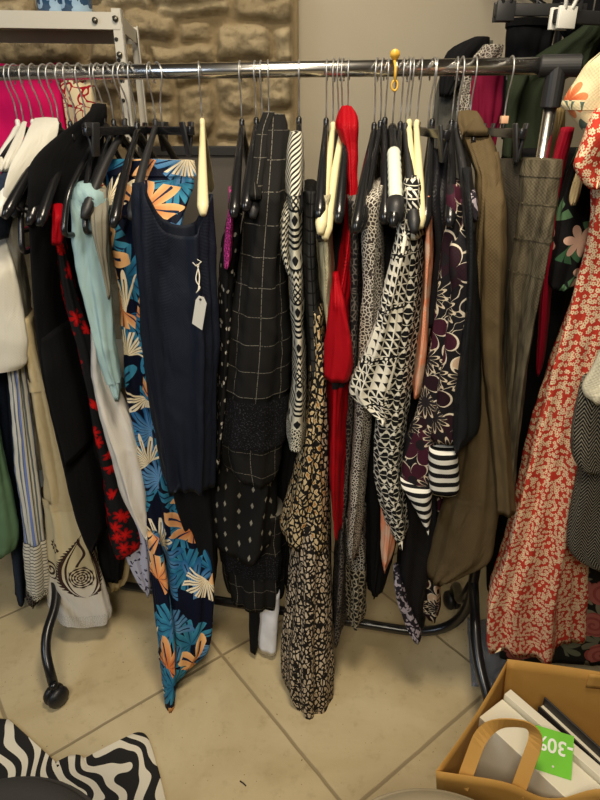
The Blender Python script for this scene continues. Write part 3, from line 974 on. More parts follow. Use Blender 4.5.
# bags on the lower shelf board
def soft_bag(name, label, cat, xl, xr, yt, Y, zb, m, strap=True):
    pl = at_y(xl, yt, Y); pr = at_y(xr, yt, Y)
    L = (pr.x - pl.x) / 2; cx = (pl.x + pr.x) / 2; zt = pl.z
    e = empty(name, (cx, Y + .06, zb), label, cat)
    grid = []; N = 40
    for i in range(13):
        t = i / 12; z = zb + (zt - zb) * t; row = []
        for j in range(N):
            th = 2*pi*j/N; sx = math.copysign(abs(cos(th))**.55, cos(th)); sy = math.copysign(abs(sin(th))**.7, sin(th))
            b = (.06 - .025 * t) + .006 * sin(5*th + 3*t)
            row.append((cx + L*sx*(1 - .03*sin(3*t)), Y + .06 + b*sy, z + (.01*sin(th*2)*t)))
        grid.append(row)
    mb = MB(); mb.sheet(grid, True); n0 = len(mb.v)
    mb.v.append(Vector((cx, Y+.06, zt - .004))); mb.v.append(Vector((cx, Y+.06, zb)))
    for j in range(N):
        mb.f.append((12*N + j, 12*N + (j+1) % N, n0)); mb.f.append(((j+1) % N, j, n0+1))
    uv = [((q.x - cx) + .3, q.z) for q in mb.v]
    mesh_obj('body', mb.v, mb.f, M[m], e, uvs=uv)
    if strap:
        mb = MB(); mb.tube(fillet([(cx-.05, Y+.03, zt-.05), (cx-.045, Y+.022, zt+.03), (cx+.045, Y+.022, zt+.03), (cx+.05, Y+.03, zt-.05)], .03), .004, 8, flat=2.0); mb.build('strap', M[m], e)
soft_bag('bag', 'hot pink fabric bag behind the left end of the rail', 'bag', -30, 52, 64, 1.80, 1.302, 'hot_pink', False)
soft_bag('cushion', 'red cushion with cream branch print beside the hot pink bag', 'cushion', 54, 86, 80, 1.80, 1.302, 'branch_print', False)

# ---------------------------------------------------------------- the rack
def rack():
    d = (RB - RA); d.z = 0; u = d.normalized(); nrm = Vector((u.y, -u.x, 0))   # towards the camera
    if nrm.y > 0: nrm = -nrm
    e = empty('clothes_rack', ((RA.x+RB.x)/2, (RA.y+RB.y)/2, 0), 'black and chrome clothes rail on castors carrying the packed garments', 'clothes rack')
    PL = Vector((at_z(-60, 74, RZ).x, 0, 0)); PL.y = rail_y(PL.x)
    xr = at_z(557, 65.8, RZ).x; PR = Vector((xr, rail_y(xr), 0))
    mb = MB(); mb.tube([PL + Vector((0, 0, RZ)) - u*.02, PR + Vector((0, 0, RZ)) - u*.012], .0152, 20); mb.build('rail', M['chrome'], e)
    for i, p in enumerate((PL, PR)):
        s = -1 if i == 0 else 1
        mb = MB(); a = p + Vector((0, 0, RZ))
        mb.tube([a - u*s*.032, a - u*s*.030, a + u*s*.040, a + u*s*.043], [.0175, .0195, .0195, .016], 26)
        mb.tube([a, a - Vector((0, 0, .070)), a - Vector((0, 0, .072))], [.0195, .0185, .016], 18); mb.build('connector', M['mattplastic'], e, smooth=False)
        mb = MB(); mb.tube([p + Vector((0, 0, .80)), p + Vector((0, 0, RZ - .05))], .0125, 16); mb.build('upright', M['chrome'], e)
    zb = .105
    pts = [PL + Vector((0, 0, .82)), PL + Vector((0, 0, zb)), PR + Vector((0, 0, zb)), PR + Vector((0, 0, .82))]
    mb = MB(); mb.tube(fillet(pts, .19, 12), .0142, 16); mb.build('base_frame', M['blackmetal'], e)
    for i, p in enumerate((PL, PR)):
        top = p + Vector((0, 0, .33))
        for sgn, rear in ((1, False), (-1, True)):
            if i == 0:
                ends = [top, Vector((-.726, 1.37, .20)), Vector((-.738, 1.25, .15)), Vector((-.690, 1.17, .062))] if not rear else [top, top - nrm*.12 + Vector((0,0,-.1)), top - nrm*.26 + Vector((0,0,-.2)), top - nrm*.31 + Vector((0,0,-.27))]
            else:
                ends = [top, Vector((.468, 1.14, .22)), Vector((.49, 1.04, .14)), Vector((.50, .985, .062))] if not rear else [top, Vector((.47, 1.33, .22)), Vector((.505, 1.49, .15)), Vector((.515, 1.54, .062))]
            lg = MB(); lg.tube(fillet(ends, .06, 6), .0138, 14); lo = lg.build('leg', M['blackmetal'], e)
            q = Vector(ends[-1]); axis = (u + nrm*.4*sgn).normalized()
            cm = MB(); cyl(cm, q + Vector((0, 0, .004)), Vector((0, 0, 1)), .0105, .03); cm.build('caster_stem', M['blackmetal'], lo, origin=Vector(e.location))
            w = MB(); c = Vector((q.x, q.y, .032))
            for sg in (-1, 1):
                qm = Vector((0, 0, 1)).rotation_difference(axis*sg).to_matrix().to_4x4(); qm.translation = c
                w.lathe([(.012, 0), (.030, .003), (.032, .010), (.029, .019), (.018, .026), (.004, .029)], 24, qm)
            w.build('caster_wheel', M['rubber'], lo, origin=Vector(e.location))
    return u, nrm
RU, RN = rack()
# ---------------------------------------------------------------- hangers: (hook column, kind, label, twist, tilt)
for a in [
 (9, 'white', 'white hanger whose hook is leftmost on the chrome rail', 6, 0),
 (15, 'tubular', 'black looped hanger beside the leftmost white hanger, its round end over the white tee', -4, 0),
 (24, 'white', 'white hanger under the grey-collared garment in front of the pink bag', 4, 0),
 (33, 'tubular', 'black looped hanger between the two left white hangers', 5, 3),
 (44, 'matt', 'black hanger sloping in front of the white padded collar, just left of the blazer', 2, 0),
 (52, 'black', 'black hanger hooked just left of the red cushion', -5, 0),
 (61, 'black', 'black hanger behind the black blazer, hooked before the red cushion', 3, 0),
 (68, 'black', 'black hanger hooked right of the red cushion, behind the blazer', 4, 0),
 (80, 'inner', 'short hanger inside the collar of the black blazer', 0, 0),
 (92, 'tubular', 'black looped hanger with a wide rounded end lying over the black blazer', 14, 2),
 (98, 'tubular', 'black looped hanger with its end over the red and black blouse', -6, 0),
 (107, 'black', 'black hanger holding the aqua satin shirt', 3, 0),
 (118, 'matt', 'matt black hanger behind the aqua satin shirt, hooked by the shelf post', -3, 0),
 (124, 'clip', 'black clip hanger gripping the tropical dress by its left side', -10, 0),
 (131, 'black', 'black hanger hooked right of the shelf post', 5, 0),
 (150, 'matt', 'broad matt black hanger in the neckline of the navy dress', 8, 0),
 (157, 'clip', 'black clip hanger gripping the tropical dress by its right side', 48, 0),
 (199, 'cream', 'cream hanger standing alone before the stone wall, holding the navy dress strap', 19, 0),
 (240, 'black', 'black hanger hooked left of the grid check dress, nearest the grey board', 4, 0),
 (255, 'black', 'black hanger tight against the left of the grid check dress', -3, 0),
 (261, 'matt', 'matt black hanger behind the grid check dress', 2, 0),
 (268, 'wood', 'wooden hanger showing above the black grid check dress', 2, 0),
 (299, 'black', 'black hanger with its neck above the cream and black aztec top', 3, 0),
 (327, 'black', 'thin black hanger between the aztec top and the cream hangers', -4, 0),
 (334, 'cream', 'cream hanger just right of the thin black hanger, left of the red dress', -5, 0),
 (339, 'black', 'black hanger between the two cream hangers left of the red dress', -7, 0),
 (343, 'cream', 'cream hanger tight against the red dress', -3, 0),
 (349, 'black', 'black hanger in front of the red dress', -4, 0),
 (377, 'black', 'black hanger nearest right of the red dress', -5, 0),
 (383, 'black', 'black hanger holding the mini print shirt', -2, 0),
 (388, 'black', 'black hanger between the mini print shirt and the wrapped white hanger', 0, 0),
 (396, 'padded', 'white wrapped hanger with dark end tip, hooked under the yellow marker', 0, 0),
 (404, 'black', 'black hanger next right of the white wrapped hanger', 0, 0),
 (409, 'matt', 'matt black hanger left of the geometric tunic', 2, 0),
 (413, 'cream', 'cream hanger holding the black and white geometric tunic', 0, 0),
 (421, 'cream', 'cream hanger right of the geometric tunic', 6, 0),
 (433, 'clip', 'black clip hanger above the geometric tunic', 10, 0),
 (437, 'black', 'black hanger holding the black skirt behind the dark floral tunic', 2, 0),
 (457, 'black', 'black hanger holding the dark floral tunic', 2, 0),
 (462, 'matt', 'matt black hanger left of the olive jacket', 5, 0),
 (475, 'inner', 'short hanger inside the collar of the olive jacket', 1, 0),
 (511, 'clip_marked', 'black clip hanger with peach size marker, gripping the olive trousers', 8, 0)]:
    hang(a[0], a[1], a[2], a[3], a[4])
# yellow marker on the padded hanger's hook
def marker():
    p = at_z(395, 60, 1.612); e = empty('hook_marker', (p.x, rail_y(p.x) - .018, 1.56), 'small yellow plastic marker clipped on the wrapped hanger hook at the rail', 'marker')
    b = e.location
    mb = MB(); cyl(mb, Vector((b.x, b.y - .006, 1.622)), Vector((0, 1, .25)), .0095, .004, 18); mb.build('disc', M['yellow'], e)
    mb = MB(); mb.tube([(b.x, b.y, 1.615), (b.x + .002, b.y - .012, 1.60), (b.x + .002, b.y - .014, 1.575)], .003, 8); mb.build('clip', M['yellow'], e)
    mb = MB(); mb.tube([(b.x + .002 + .006*cos(t*pi/8), b.y - .014, 1.568 + .009*sin(t*pi/8)) for t in range(16)], .0022, 6, closed=True); mb.build('ring', M['yellow'], e)
marker()

# ---------------------------------------------------------------- clothes on the main rail, left to right
g = garment
LEFT = dict(fl=.20, fr=.08, hd=.05)
# far left cluster
g('trousers', 'dark indigo denim trousers hanging at the left edge of the photo', 'trousers',
  [(250, -14, 6), (330, -12, 10), (400, -6, 17), (460, 0, 20), (520, 8, 25), (580, 18, 28), (604, 20, 29)], 'denim', fl=.14, fr=.06, hd=.06, ramp=None, folds=4, amp=.004)
g('top', 'sage green top at the left edge, lowest hem on that side', 'top',
  [(380, -40, -6), (440, -38, 2), (500, -34, 14), (540, -30, 21), (556, -28, 20), (562, -28, 12)], 'sage', fl=.24, fr=.17, hd=.05, ramp=None, amp=.004)
g('blouse', 'white and blue vertically striped blouse with a horizontally striped hem', 'blouse',
  [(255, -2, 12), (330, 4, 22), (372, 9, 28), (420, 14, 33), (480, 19, 41), (540, 27, 48), (552, 28, 51), (575, 29, 53), (594, 30, 54)], 'stripe_v',
  [band('hem_panel', 'stripe_h', 545, 594, .003), band('cuff_lace', 'lace', 594, 600, -.002)], fl=.21, fr=.15, hd=.05, ramp=None, folds=5, amp=.006)
g('lace_top', 'dark lace top showing below the striped blouse', 'top', [(520, 24, 46), (570, 27, 50), (603, 28, 42), (608, 30, 40)], 'mini_dark', fl=.14, fr=.1, hd=.04, ramp=None, amp=.004)
g('tee', 'off white short sleeved tee at the left edge below the looped hangers', 'top',
  [(232, -46, 4, .55), (258, -48, 12, .9), (275, -50, 17, 1), (310, -52, 24, 1), (345, -52, 30, 1), (368, -50, 29, 1), (374, -46, 24, 1)], 'white_tee',
  [band('sleeve_hem', 'white_tee', 362, 374, .003)], fl=.27, fr=.21, hd=.05, folds=3, amp=.003)
g('shirt', 'grey satin shirt strip between the white tee and black blazer', 'shirt',
  [(205, 6, 22, .7), (262, 8, 25, 1), (300, 17, 31, 1), (335, 22, 33, 1), (352, 24, 33, 1)], 'grey_satin', fl=.19, fr=.15, hd=.05, folds=3)
g('dress', 'long beige dress with tiered seams and a dark printed paisley at its hem', 'dress',
  [(320, 20, 34), (360, 26, 44), (388, 30, 53), (440, 38, 66), (490, 46, 80), (509, 46, 84), (530, 49, 89), (560, 50, 96), (600, 51, 109), (620, 52, 114), (627, 55, 113)], 'beige',
  [band('seam_band', 'beige', 382, 392, .005), band('seam_band', 'beige', 505, 513, .005), band('hem_panel', 'paisley', 513, 627, .003, v0=536, label='white to beige hem panel printed with a dark paisley'), band('scalloped_edge', 'white_lace', 616, 627, .005)],
  fl=.20, fr=.16, hd=.07, ramp=None, folds=5, amp=.006, hem=.008)
g('blouse', 'red and black flowered blouse hanging right of the black blazer', 'blouse',
  [(205, 55, 64, .6), (250, 57, 68, .9), (300, 64, 80, 1), (350, 76, 96, 1), (400, 88, 104, 1), (450, 96, 116, 1), (490, 104, 130, 1), (530, 108, 140, 1), (553, 112, 142, 1), (560, 116, 134, 1)], 'red_black', fl=.17, fr=.12, hd=.06, folds=4, amp=.005)
g('top', 'bright red top glimpsed through the looped hanger over the blazer', 'top',
  [(205, 54, 62, .8), (218, 54, 64, 1), (234, 52, 64, 1), (246, 53, 62, 1)], 'red_jersey', fl=.205, fr=.19, hd=.02, amp=.004)
g('blazer', 'black wool blazer with long sleeve, near the left end of the rail', 'blazer',
  [(106, 94, 104, .10), (116, 86, 106, .25), (132, 62, 104, .5), (150, 40, 103, .78), (166, 28, 102, .95), (200, 28, 96, 1), (250, 31, 84, 1), (300, 35, 76, 1), (350, 41, 82, 1), (400, 52, 92, 1), (440, 62, 106, 1), (470, 69, 115, 1), (500, 77, 118, 1), (522, 86, 117, 1), (532, 92, 114, 1)], 'black_wool',
  [tube_part('sleeve', [(330, 40, 74), (380, 48, 86), (420, 58, 94), (452, 67, 97)], 'black_wool', fl=.24, fr=.05, hd=.03, ramp=None, folds=2, amp=.003, emerge=.1),
   tube_part('collar', [(104, 93, 105, .1), (112, 90, 106, .2), (130, 82, 104, .36)], 'black_wool', fl=.24, fr=-.02, hd=.02, folds=2, amp=.002)],
  fl=.23, fr=-.02, hd=.035, folds=3, amp=.003)
g('shirt', 'padded white collared top in front of the pink bag, left of the blazer', 'top',
  [(118, 36, 56, .12), (124, 32, 58, .3), (140, 24, 56, .6), (165, 10, 50, .9), (190, 4, 40, 1), (210, 2, 30, 1)], 'white_tee', fl=.21, fr=.1, hd=.02, folds=2, amp=.002)
g('top', 'grey blue top with white collar on the far left white hanger', 'top',
  [(148, 10, 22, .5), (160, 6, 24, .7), (180, 0, 20, .9), (215, -6, 14, 1), (240, -8, 8, 1)], 'denim', [tube_part('collar', [(122, 22, 27, .12), (140, 14, 22, .45), (160, 4, 12, .75), (172, 0, 8, .8)], 'white_tee', label='white collar', fl=.22, fr=.2, hd=.012, amp=.001)], fl=.21, fr=.15, hd=.02, folds=2, amp=.002)
g('shirt', 'pale aqua satin shirt folded around a grey side panel', 'shirt',
  [(184, 78, 96, .9), (196, 72, 106, 1), (225, 73, 108, 1), (250, 75, 108, 1), (300, 84, 112, 1), (350, 98, 116, 1), (375, 105, 121, 1), (392, 112, 123, 1), (402, 116, 122, 1)], 'aqua',
  [tube_part('side_panel', [(190, 92, 106), (215, 90, 107), (240, 94, 107), (262, 100, 108), (290, 106, 111), (300, 108, 111)], 'grey_linen', label='grey side panel', fl=.215, fr=.19, hd=.02, ramp=None, amp=.003),
   band('placket', 'aqua', 200, 385, .004, arc=(.02, .09))], fl=.21, fr=.17, hd=.05, folds=4, amp=.006)
g('blouse', 'pearl white satin blouse hanging beside the tropical dress', 'blouse',
  [(330, 92, 100), (355, 92, 104), (378, 90, 112), (420, 99, 131), (460, 111, 143), (500, 122, 151), (520, 132, 152), (534, 141, 153), (540, 146, 152)], 'pearl', fl=.19, fr=.14, hd=.05, ramp=None, folds=4, amp=.006)
g('top', 'lilac white printed top peeping out below the pearl blouse', 'top', [(520, 120, 148), (550, 122, 152), (575, 132, 152), (592, 142, 153), (598, 146, 152)], 'lilac_print', fl=.13, fr=.11, hd=.04, ramp=None)
g('skirt', 'cream skirt hem low behind the red and black blouse', 'skirt', [(480, 92, 128), (540, 98, 132), (580, 104, 130), (592, 108, 122)], 'beige', fl=.04, fr=.02, hd=.06, ramp=None)
g('dress', 'black dress filling the gap between blazer and pearl blouse', 'dress',
  [(200, 84, 104), (300, 76, 112), (400, 88, 122), (500, 92, 130), (556, 98, 128), (585, 104, 124)], 'black_cotton', fl=.09, fr=.06, hd=.07, ramp=None)
# tropical dress and navy dress
g('dress', 'long navy dress with large blue and orange tropical leaves', 'dress',
  [(160, 108, 192, .25), (172, 105, 194, .30), (186, 106, 194, .42), (200, 106, 190, .62), (220, 107, 186, .85), (250, 109, 184, 1), (300, 116, 184, 1), (350, 121, 186, 1), (400, 127, 190, 1), (450, 137, 196, 1), (500, 142, 204, 1), (550, 148, 214, 1.2), (600, 152, 220, 1.45), (640, 158, 218, 1.65), (664, 161, 212, 1.8), (680, 163, 196, 1.9), (692, 164, 180, 1.95), (715, 165, 175, 2)], 'tropic',
  [band('elastic_top', 'tropic', 160, 176, .006), tube_part('sash', [(540, 148, 160, 1.15), (600, 153, 170, 1.45), (660, 161, 176, 1.78), (700, 164, 176, 1.97), (714, 166, 174, 2)], 'tropic', fl=.175, fr=.172, hd=.02, ramp=None, amp=.002)],
  fl=.165, fr=.13, hd=.055, folds=6, amp=.010, hem=.0)
def navy_neck(c, s):
    if s > .15: return 46 * max(0, 1 - abs((c - .22) / .86) ** 2.4) if abs(c - .22) < .86 else 0
    return 52 * max(0, 1 - (abs((c - .22) / .86)) ** 2.4) if abs(c - .22) < .86 else 0
g('dress', 'plain navy sleeveless dress with scooped neckline and white price tag', 'dress',
  [(186, 132, 212, .92), (200, 131, 213, 1), (237, 132, 214, 1), (300, 137, 217, 1), (350, 142, 219, 1), (400, 149, 218, 1), (450, 158, 217, 1), (485, 164, 215, 1), (496, 168, 214, 1)], 'navy',
  fl=.255, fr=.22, hd=.05, folds=6, amp=.018, mesh_kw=dict(neck=navy_neck, solid=.002), drift=.6)
def price_tag():
    p = at_y(197, 264, rail_y(-.25) - .235); q = at_y(200, 311, rail_y(-.25) - .262)
    e = empty('price_tag', p, 'white paper price tag on a string at the navy dress neckline', 'price tag')
    mb = MB(); mb.tube(fillet([p, p + Vector((.006, -.012, -.02)), p.lerp(q, .5) + Vector((.003, -.02, 0)), q + Vector((-.004, -.006, .040))], .01), .0013, 6)
    mb.tube(fillet([p + Vector((.004, 0, 0)), p + Vector((-.004, -.012, -.03)), p.lerp(q, .45) + Vector((.008, -.022, 0)), q + Vector((-.004, -.006, .040))], .01), .0011, 6)
    mb.tube([p + Vector((-.008, -.004, .004)), p + Vector((0, -.010, -.002)), p + Vector((.010, -.006, .006)), p + Vector((.002, -.004, .010))], .0012, 6); mb.build('string', M['string'], e)
    Mx = Matrix.Translation(q + Vector((0, -.006, 0))) @ Matrix.Rotation(radians(14), 4, 'Y') @ Matrix.Rotation(radians(12), 4, 'X') @ Matrix.Rotation(radians(-14), 4, 'Z')
    mb = MB(); pts = [(-.012, -.033), (.012, -.040), (.012, .024), (.004, .036), (-.007, .035), (-.012, .024)]
    v = [Mx @ Vector((x, -.0006, z)) for x, z in pts] + [Mx @ Vector((x, .0006, z)) for x, z in pts]; n = len(pts)
    mb.add(v, [tuple(range(n)), tuple(range(2*n-1, n-1, -1))] + [(i, i+n, (i+1) % n + n, (i+1) % n) for i in range(n)]); mb.build('card', M['paper'], e, smooth=False)
    mb = MB(); qm = Mx @ Matrix.Translation((-.002, -.001, .029)) @ Matrix.Rotation(pi/2, 4, 'X'); mb.lathe([(.0026, -.0006), (.0026, .0006)], 12, qm); mb.build('eyelet', M['ink'], e)
price_tag()
g('skirt', 'long black skirt hanging below the plain navy dress', 'skirt',
  [(430, 160, 220), (500, 172, 219), (550, 186, 219), (580, 196, 219), (592, 200, 217)], 'black_cotton', fl=.17, fr=.15, hd=.07, ramp=None, folds=5, amp=.006)
g('top', 'sheer black top with white flecks, between navy dress and grid check dress', 'top',
  [(218, 228, 244, .9), (250, 222, 240), (300, 219, 236), (350, 219, 234), (400, 218, 230), (440, 216, 226), (470, 215, 222)], 'speckle', fl=.2, fr=.16, hd=.10, folds=3, amp=.004)
g('top', 'magenta sequinned top squeezed between two black hangers', 'top',
  [(190, 229, 234, .85), (212, 228, 234, .95), (235, 226, 233, 1), (258, 224, 231, 1), (270, 224, 229, 1)], 'sequin', fl=.215, fr=.21, hd=.05, amp=.002)
# black grid dress with shawl
g('dress', 'black dress with white grid check and tweed band on the wooden hanger', 'dress',
  [(114, 263, 284, .14), (124, 259, 287, .25), (150, 255, 288, .55), (200, 248, 288, 1), (250, 240, 288), (300, 233, 290), (350, 228, 292), (400, 222, 290), (430, 219, 288), (460, 216, 285), (480, 222, 282), (490, 232, 276)], 'check',
  [band('tweed_band', 'tweed', 404, 452, .005, label='fuzzy tweed band'), tube_part('collar', [(112, 264, 274, .12), (130, 258, 268, .32), (160, 254, 266, .66), (200, 248, 262, .96)], 'check', fl=.225, fr=.215, hd=.03, amp=.002),
   band('placket', 'check', 130, 400, .004, arc=(.0, .05))], fl=.21, fr=.18, hd=.13, folds=5, amp=.006, hem=.012)
g('skirt', 'black skirt with small white diamonds below the grid check dress', 'skirt',
  [(430, 216, 286), (460, 214, 284), (500, 212, 282), (540, 210, 280), (557, 210, 278), (564, 214, 270)], 'diamond', fl=.185, fr=.16, hd=.12, ramp=None, folds=4, amp=.012, hem=.012)
g('skirt', 'black pleated skirt with faint grid lines, lowest below the diamond skirt', 'skirt',
  [(520, 216, 288), (560, 219, 288), (595, 222, 287), (608, 224, 286), (614, 226, 285)], 'check', [band('fringe', 'tweed', 560, 582, .004, label='fuzzy black fringe')], fl=.15, fr=.13, hd=.12, ramp=None, folds=9, amp=.008)
g('slip', 'white slip hem showing below the black pleated skirt', 'slip',
  [(598, 256, 279), (640, 258, 278), (655, 259, 277), (658, 261, 276)], 'white_lining', fl=.12, fr=.115, hd=.045, ramp=None, folds=2, amp=.004)
g('trousers', 'black trouser leg hanging left of the white slip hem', 'trousers',
  [(520, 246, 262), (600, 248, 262), (650, 250, 260), (657, 251, 259)], 'black_cotton', fl=.13, fr=.12, hd=.05, ramp=None, folds=2)
# aztec
g('top', 'cream and black aztec striped top with lace hem, narrow edge on', 'top',
  [(132, 290, 302, .3), (142, 288, 303, .42), (175, 287, 303, .75), (205, 287, 303, 1), (250, 288, 302), (300, 290, 304), (350, 292, 305), (400, 292, 306), (428, 288, 306), (440, 287, 306), (452, 287, 305)], 'aztec',
  [band('shoulder', 'aztec_diag', 132, 196, .003, label='diagonally striped shoulder'), band('lace_hem', 'lace', 430, 452, .003),
   tube_part('sleeve', [(196, 287, 295), (225, 280, 291), (250, 280, 290), (268, 284, 291), (276, 287, 291)], 'aztec_diag', fl=.19, fr=.18, hd=.05, ramp=None, amp=.002)],
  fl=.215, fr=.215, hd=.12, folds=4, amp=.002)
g('top', 'black top hanging between the aztec top and cream wrinkled top', 'top',
  [(190, 303, 318, .9), (240, 301, 318), (300, 303, 322), (350, 306, 324), (380, 307, 322)], 'gridblack', fl=.19, fr=.19, hd=.12, folds=3, amp=.003)
g('dress', 'black dress behind the leopard dress and aztec top', 'dress',
  [(196, 312, 344), (240, 306, 346), (300, 290, 340), (400, 284, 330), (480, 276, 330), (560, 278, 332), (600, 282, 332), (612, 286, 330)], 'black_cotton', fl=.08, fr=.08, hd=.09, ramp=None)
g('top', 'cream wrinkled top on the cream hanger left of the red dress', 'top',
  [(196, 318, 332, .9), (236, 313, 333, 1), (254, 314, 333), (275, 318, 333), (300, 320, 333), (330, 324, 332), (350, 326, 331)], 'cream_wrinkle', fl=.205, fr=.205, hd=.10, folds=4, amp=.006)
g('dress', 'long two tiered leopard print dress reaching lowest at centre', 'dress',
  [(316, 309, 323), (330, 308, 325), (360, 308, 326), (400, 308, 326), (440, 303, 327), (480, 296, 329), (520, 290, 331, 1), (560, 289, 332, 1.1), (600, 287, 333, 1.2), (650, 282, 334, 1.35), (690, 280, 335, 1.48), (708, 281, 334, 1.5), (722, 288, 333, 1.5), (731, 303, 330, 1.5)], 'leopard_pale',
  [tube_part('top_tier', [(314, 309, 323), (330, 308, 325), (360, 308, 326), (400, 308, 326), (440, 302, 327), (480, 296, 329), (520, 286, 331), (548, 279, 332), (556, 281, 330)], 'leopard', label='ochre leopard upper tier', fl=.205, fr=.205, hd=.115, ramp=None, folds=6, amp=.007, seed=5)],
  fl=.19, fr=.19, hd=.10, ramp=None, folds=5, amp=.010, hem=.01)
g('dress', 'red dress with black waistband, its hood collar at the rail', 'dress',
  [(106, 342, 351, .10), (114, 338, 356, .16), (126, 336, 358, .28), (150, 343, 358, .3), (200, 346, 358, .45), (262, 340, 354, .7), (320, 329, 348), (355, 326, 351), (385, 322, 352), (450, 325, 347), (500, 327, 344), (530, 330, 342), (541, 333, 340)], 'red_jersey',
  [band('waistband', 'black_satin', 382, 389, .003, label='narrow black waistband'),
   tube_part('bodice_wrap', [(276, 333, 338), (300, 330, 344), (330, 328, 350), (352, 326, 354), (372, 325, 354), (384, 324, 352)], 'red_jersey', fl=.235, fr=.225, hd=.03, ramp=None, folds=3, amp=.006),
   cord('piping', 'red_jersey', [(282, -.2, .006), (310, .2, .008), (340, .65, .008), (352, .9, .006)], .003)],
  fl=.215, fr=.215, hd=.12, folds=5, amp=.009, wr=.009)
g('dress', 'black dress with tiny pale flowers right of the red dress', 'dress',
  [(200, 346, 362, .9), (250, 348, 362), (300, 346, 362), (350, 344, 362), (400, 342, 358), (450, 340, 354), (500, 338, 350), (540, 336, 347), (600, 333, 346), (640, 330, 345), (648, 332, 342)], 'mini_dark', fl=.17, fr=.17, hd=.12, folds=4, amp=.005)
g('shirt', 'grey and brown mini print shirt with pointed shoulder', 'shirt',
  [(186, 378, 385, .78), (194, 364, 386, .9), (202, 356, 385, 1), (225, 358, 385), (260, 359, 385), (300, 360, 384), (350, 356, 382), (400, 352, 374), (450, 348, 370), (500, 345, 366), (550, 344, 360), (566, 346, 357)], 'mini_grey', fl=.19, fr=.19, hd=.12, folds=4, amp=.005)
g('skirt', 'black skirt with tan bandana border below the mini print shirt', 'skirt',
  [(520, 340, 366), (570, 344, 366), (600, 345, 365), (622, 346, 364), (629, 349, 360)], 'mini_mono', [band('border', 'bandana', 572, 629, .003, label='tan bandana border')], fl=.14, fr=.14, hd=.08, ramp=None, amp=.005)
g('dress', 'black dress behind the geometric tunic', 'dress',
  [(190, 366, 420), (240, 358, 424), (300, 356, 430), (400, 356, 430), (480, 360, 420), (540, 364, 400), (590, 366, 386), (600, 368, 382)], 'black_cotton', fl=.10, fr=.08, hd=.09, ramp=None)
g('scarf', 'peach scarf end hanging below the geometric tunic', 'scarf',
  [(500, 382, 398), (535, 381, 397), (555, 381, 393), (568, 382, 388), (574, 383, 386)], 'peach', fl=.175, fr=.175, hd=.05, ramp=None, amp=.004)
g('tunic', 'black and white geometric print tunic with dropped sleeve', 'tunic',
  [(180, 405, 420, .85), (190, 402, 422, .95), (222, 399, 424, 1), (260, 391, 424), (300, 386, 423), (350, 381, 418), (380, 378, 414), (400, 376, 411), (425, 374, 408), (450, 372, 405), (480, 371, 402), (510, 377, 404), (536, 384, 408), (546, 389, 407), (550, 394, 405)], 'geo_small',
  [tube_part('sleeve', [(196, 402, 418, .9), (222, 399, 414), (260, 390, 410), (300, 381, 404), (340, 370, 399), (370, 358, 395), (388, 351, 391), (398, 348, 388), (410, 358, 388), (420, 374, 387), (427, 381, 386)], 'geo', fl=.235, fr=.235, hd=.03, folds=4, amp=.006),
   tube_part('yoke', [(176, 408, 418, .84), (184, 405, 421, .9), (200, 402, 422, 1), (240, 399, 423)], 'geo', fl=.225, fr=.225, hd=.09, amp=.003)],
  fl=.21, fr=.21, hd=.10, folds=5, amp=.007)
g('blouse', 'peach and grey blouse between the geometric and dark floral tunics', 'blouse',
  [(196, 424, 432, .9), (225, 423, 434, 1), (260, 422, 434), (300, 420, 431), (340, 417, 428), (380, 412, 424), (400, 410, 420)], 'peach', fl=.19, fr=.19, hd=.12, folds=3, amp=.003)
g('top', 'black top crowded under the clip hanger right of the geometric tunic', 'top',
  [(150, 428, 452, .45), (170, 426, 456, .65), (200, 424, 456, .95), (250, 430, 456), (300, 426, 450), (330, 424, 446)], 'black_satin', fl=.165, fr=.165, hd=.11, folds=4, amp=.006)
g('tunic', 'dark floral tunic with mauve flowers and black and white striped hems', 'tunic',
  [(186, 446, 460, .84), (200, 444, 464, .95), (230, 440, 468, 1), (265, 436, 469), (300, 432, 468), (350, 426, 463), (400, 418, 458), (440, 408, 454), (470, 400, 448), (490, 399, 442), (500, 402, 436)], 'dark_floral',
  [tube_part('striped_hem', [(478, 399, 432), (492, 400, 432), (505, 407, 431), (518, 416, 431), (530, 423, 430), (536, 427, 430)], 'mono_stripe', label='black and white striped pointed hem', fl=.232, fr=.232, hd=.03, ramp=None, folds=2, amp=.002),
   tube_part('sleeve', [(200, 452, 466), (250, 450, 470), (300, 448, 470), (360, 442, 466), (410, 434, 462), (446, 429, 458)], 'dark_floral', fl=.235, fr=.235, hd=.03, ramp=None, folds=2, amp=.003),
   tube_part('striped_cuff', [(440, 429, 458), (455, 428, 458), (480, 428, 458), (494, 429, 458), (498, 431, 457)], 'mono_stripe', label='black and white striped cuff', fl=.24, fr=.24, hd=.03, ramp=None, folds=2, amp=.001)],
  fl=.215, fr=.215, hd=.10, folds=4, amp=.006)
g('blouse', 'sheer black blouse with wide sleeve over the striped cuff', 'blouse',
  [(170, 462, 472, .66), (200, 463, 474, .95), (250, 464, 476, 1), (300, 464, 478), (350, 458, 479), (400, 452, 480), (430, 450, 480), (442, 449, 478), (450, 450, 468), (456, 452, 462)], 'black_sheer',
  [tube_part('printed_shoulder', [(184, 468, 473, .82), (196, 469, 476), (210, 470, 478), (222, 472, 478)], 'lilac_grey', label='lilac grey printed shoulder', fl=.24, fr=.24, hd=.02, folds=2, amp=.001)], fl=.262, fr=.255, hd=.06, folds=3, amp=.007)
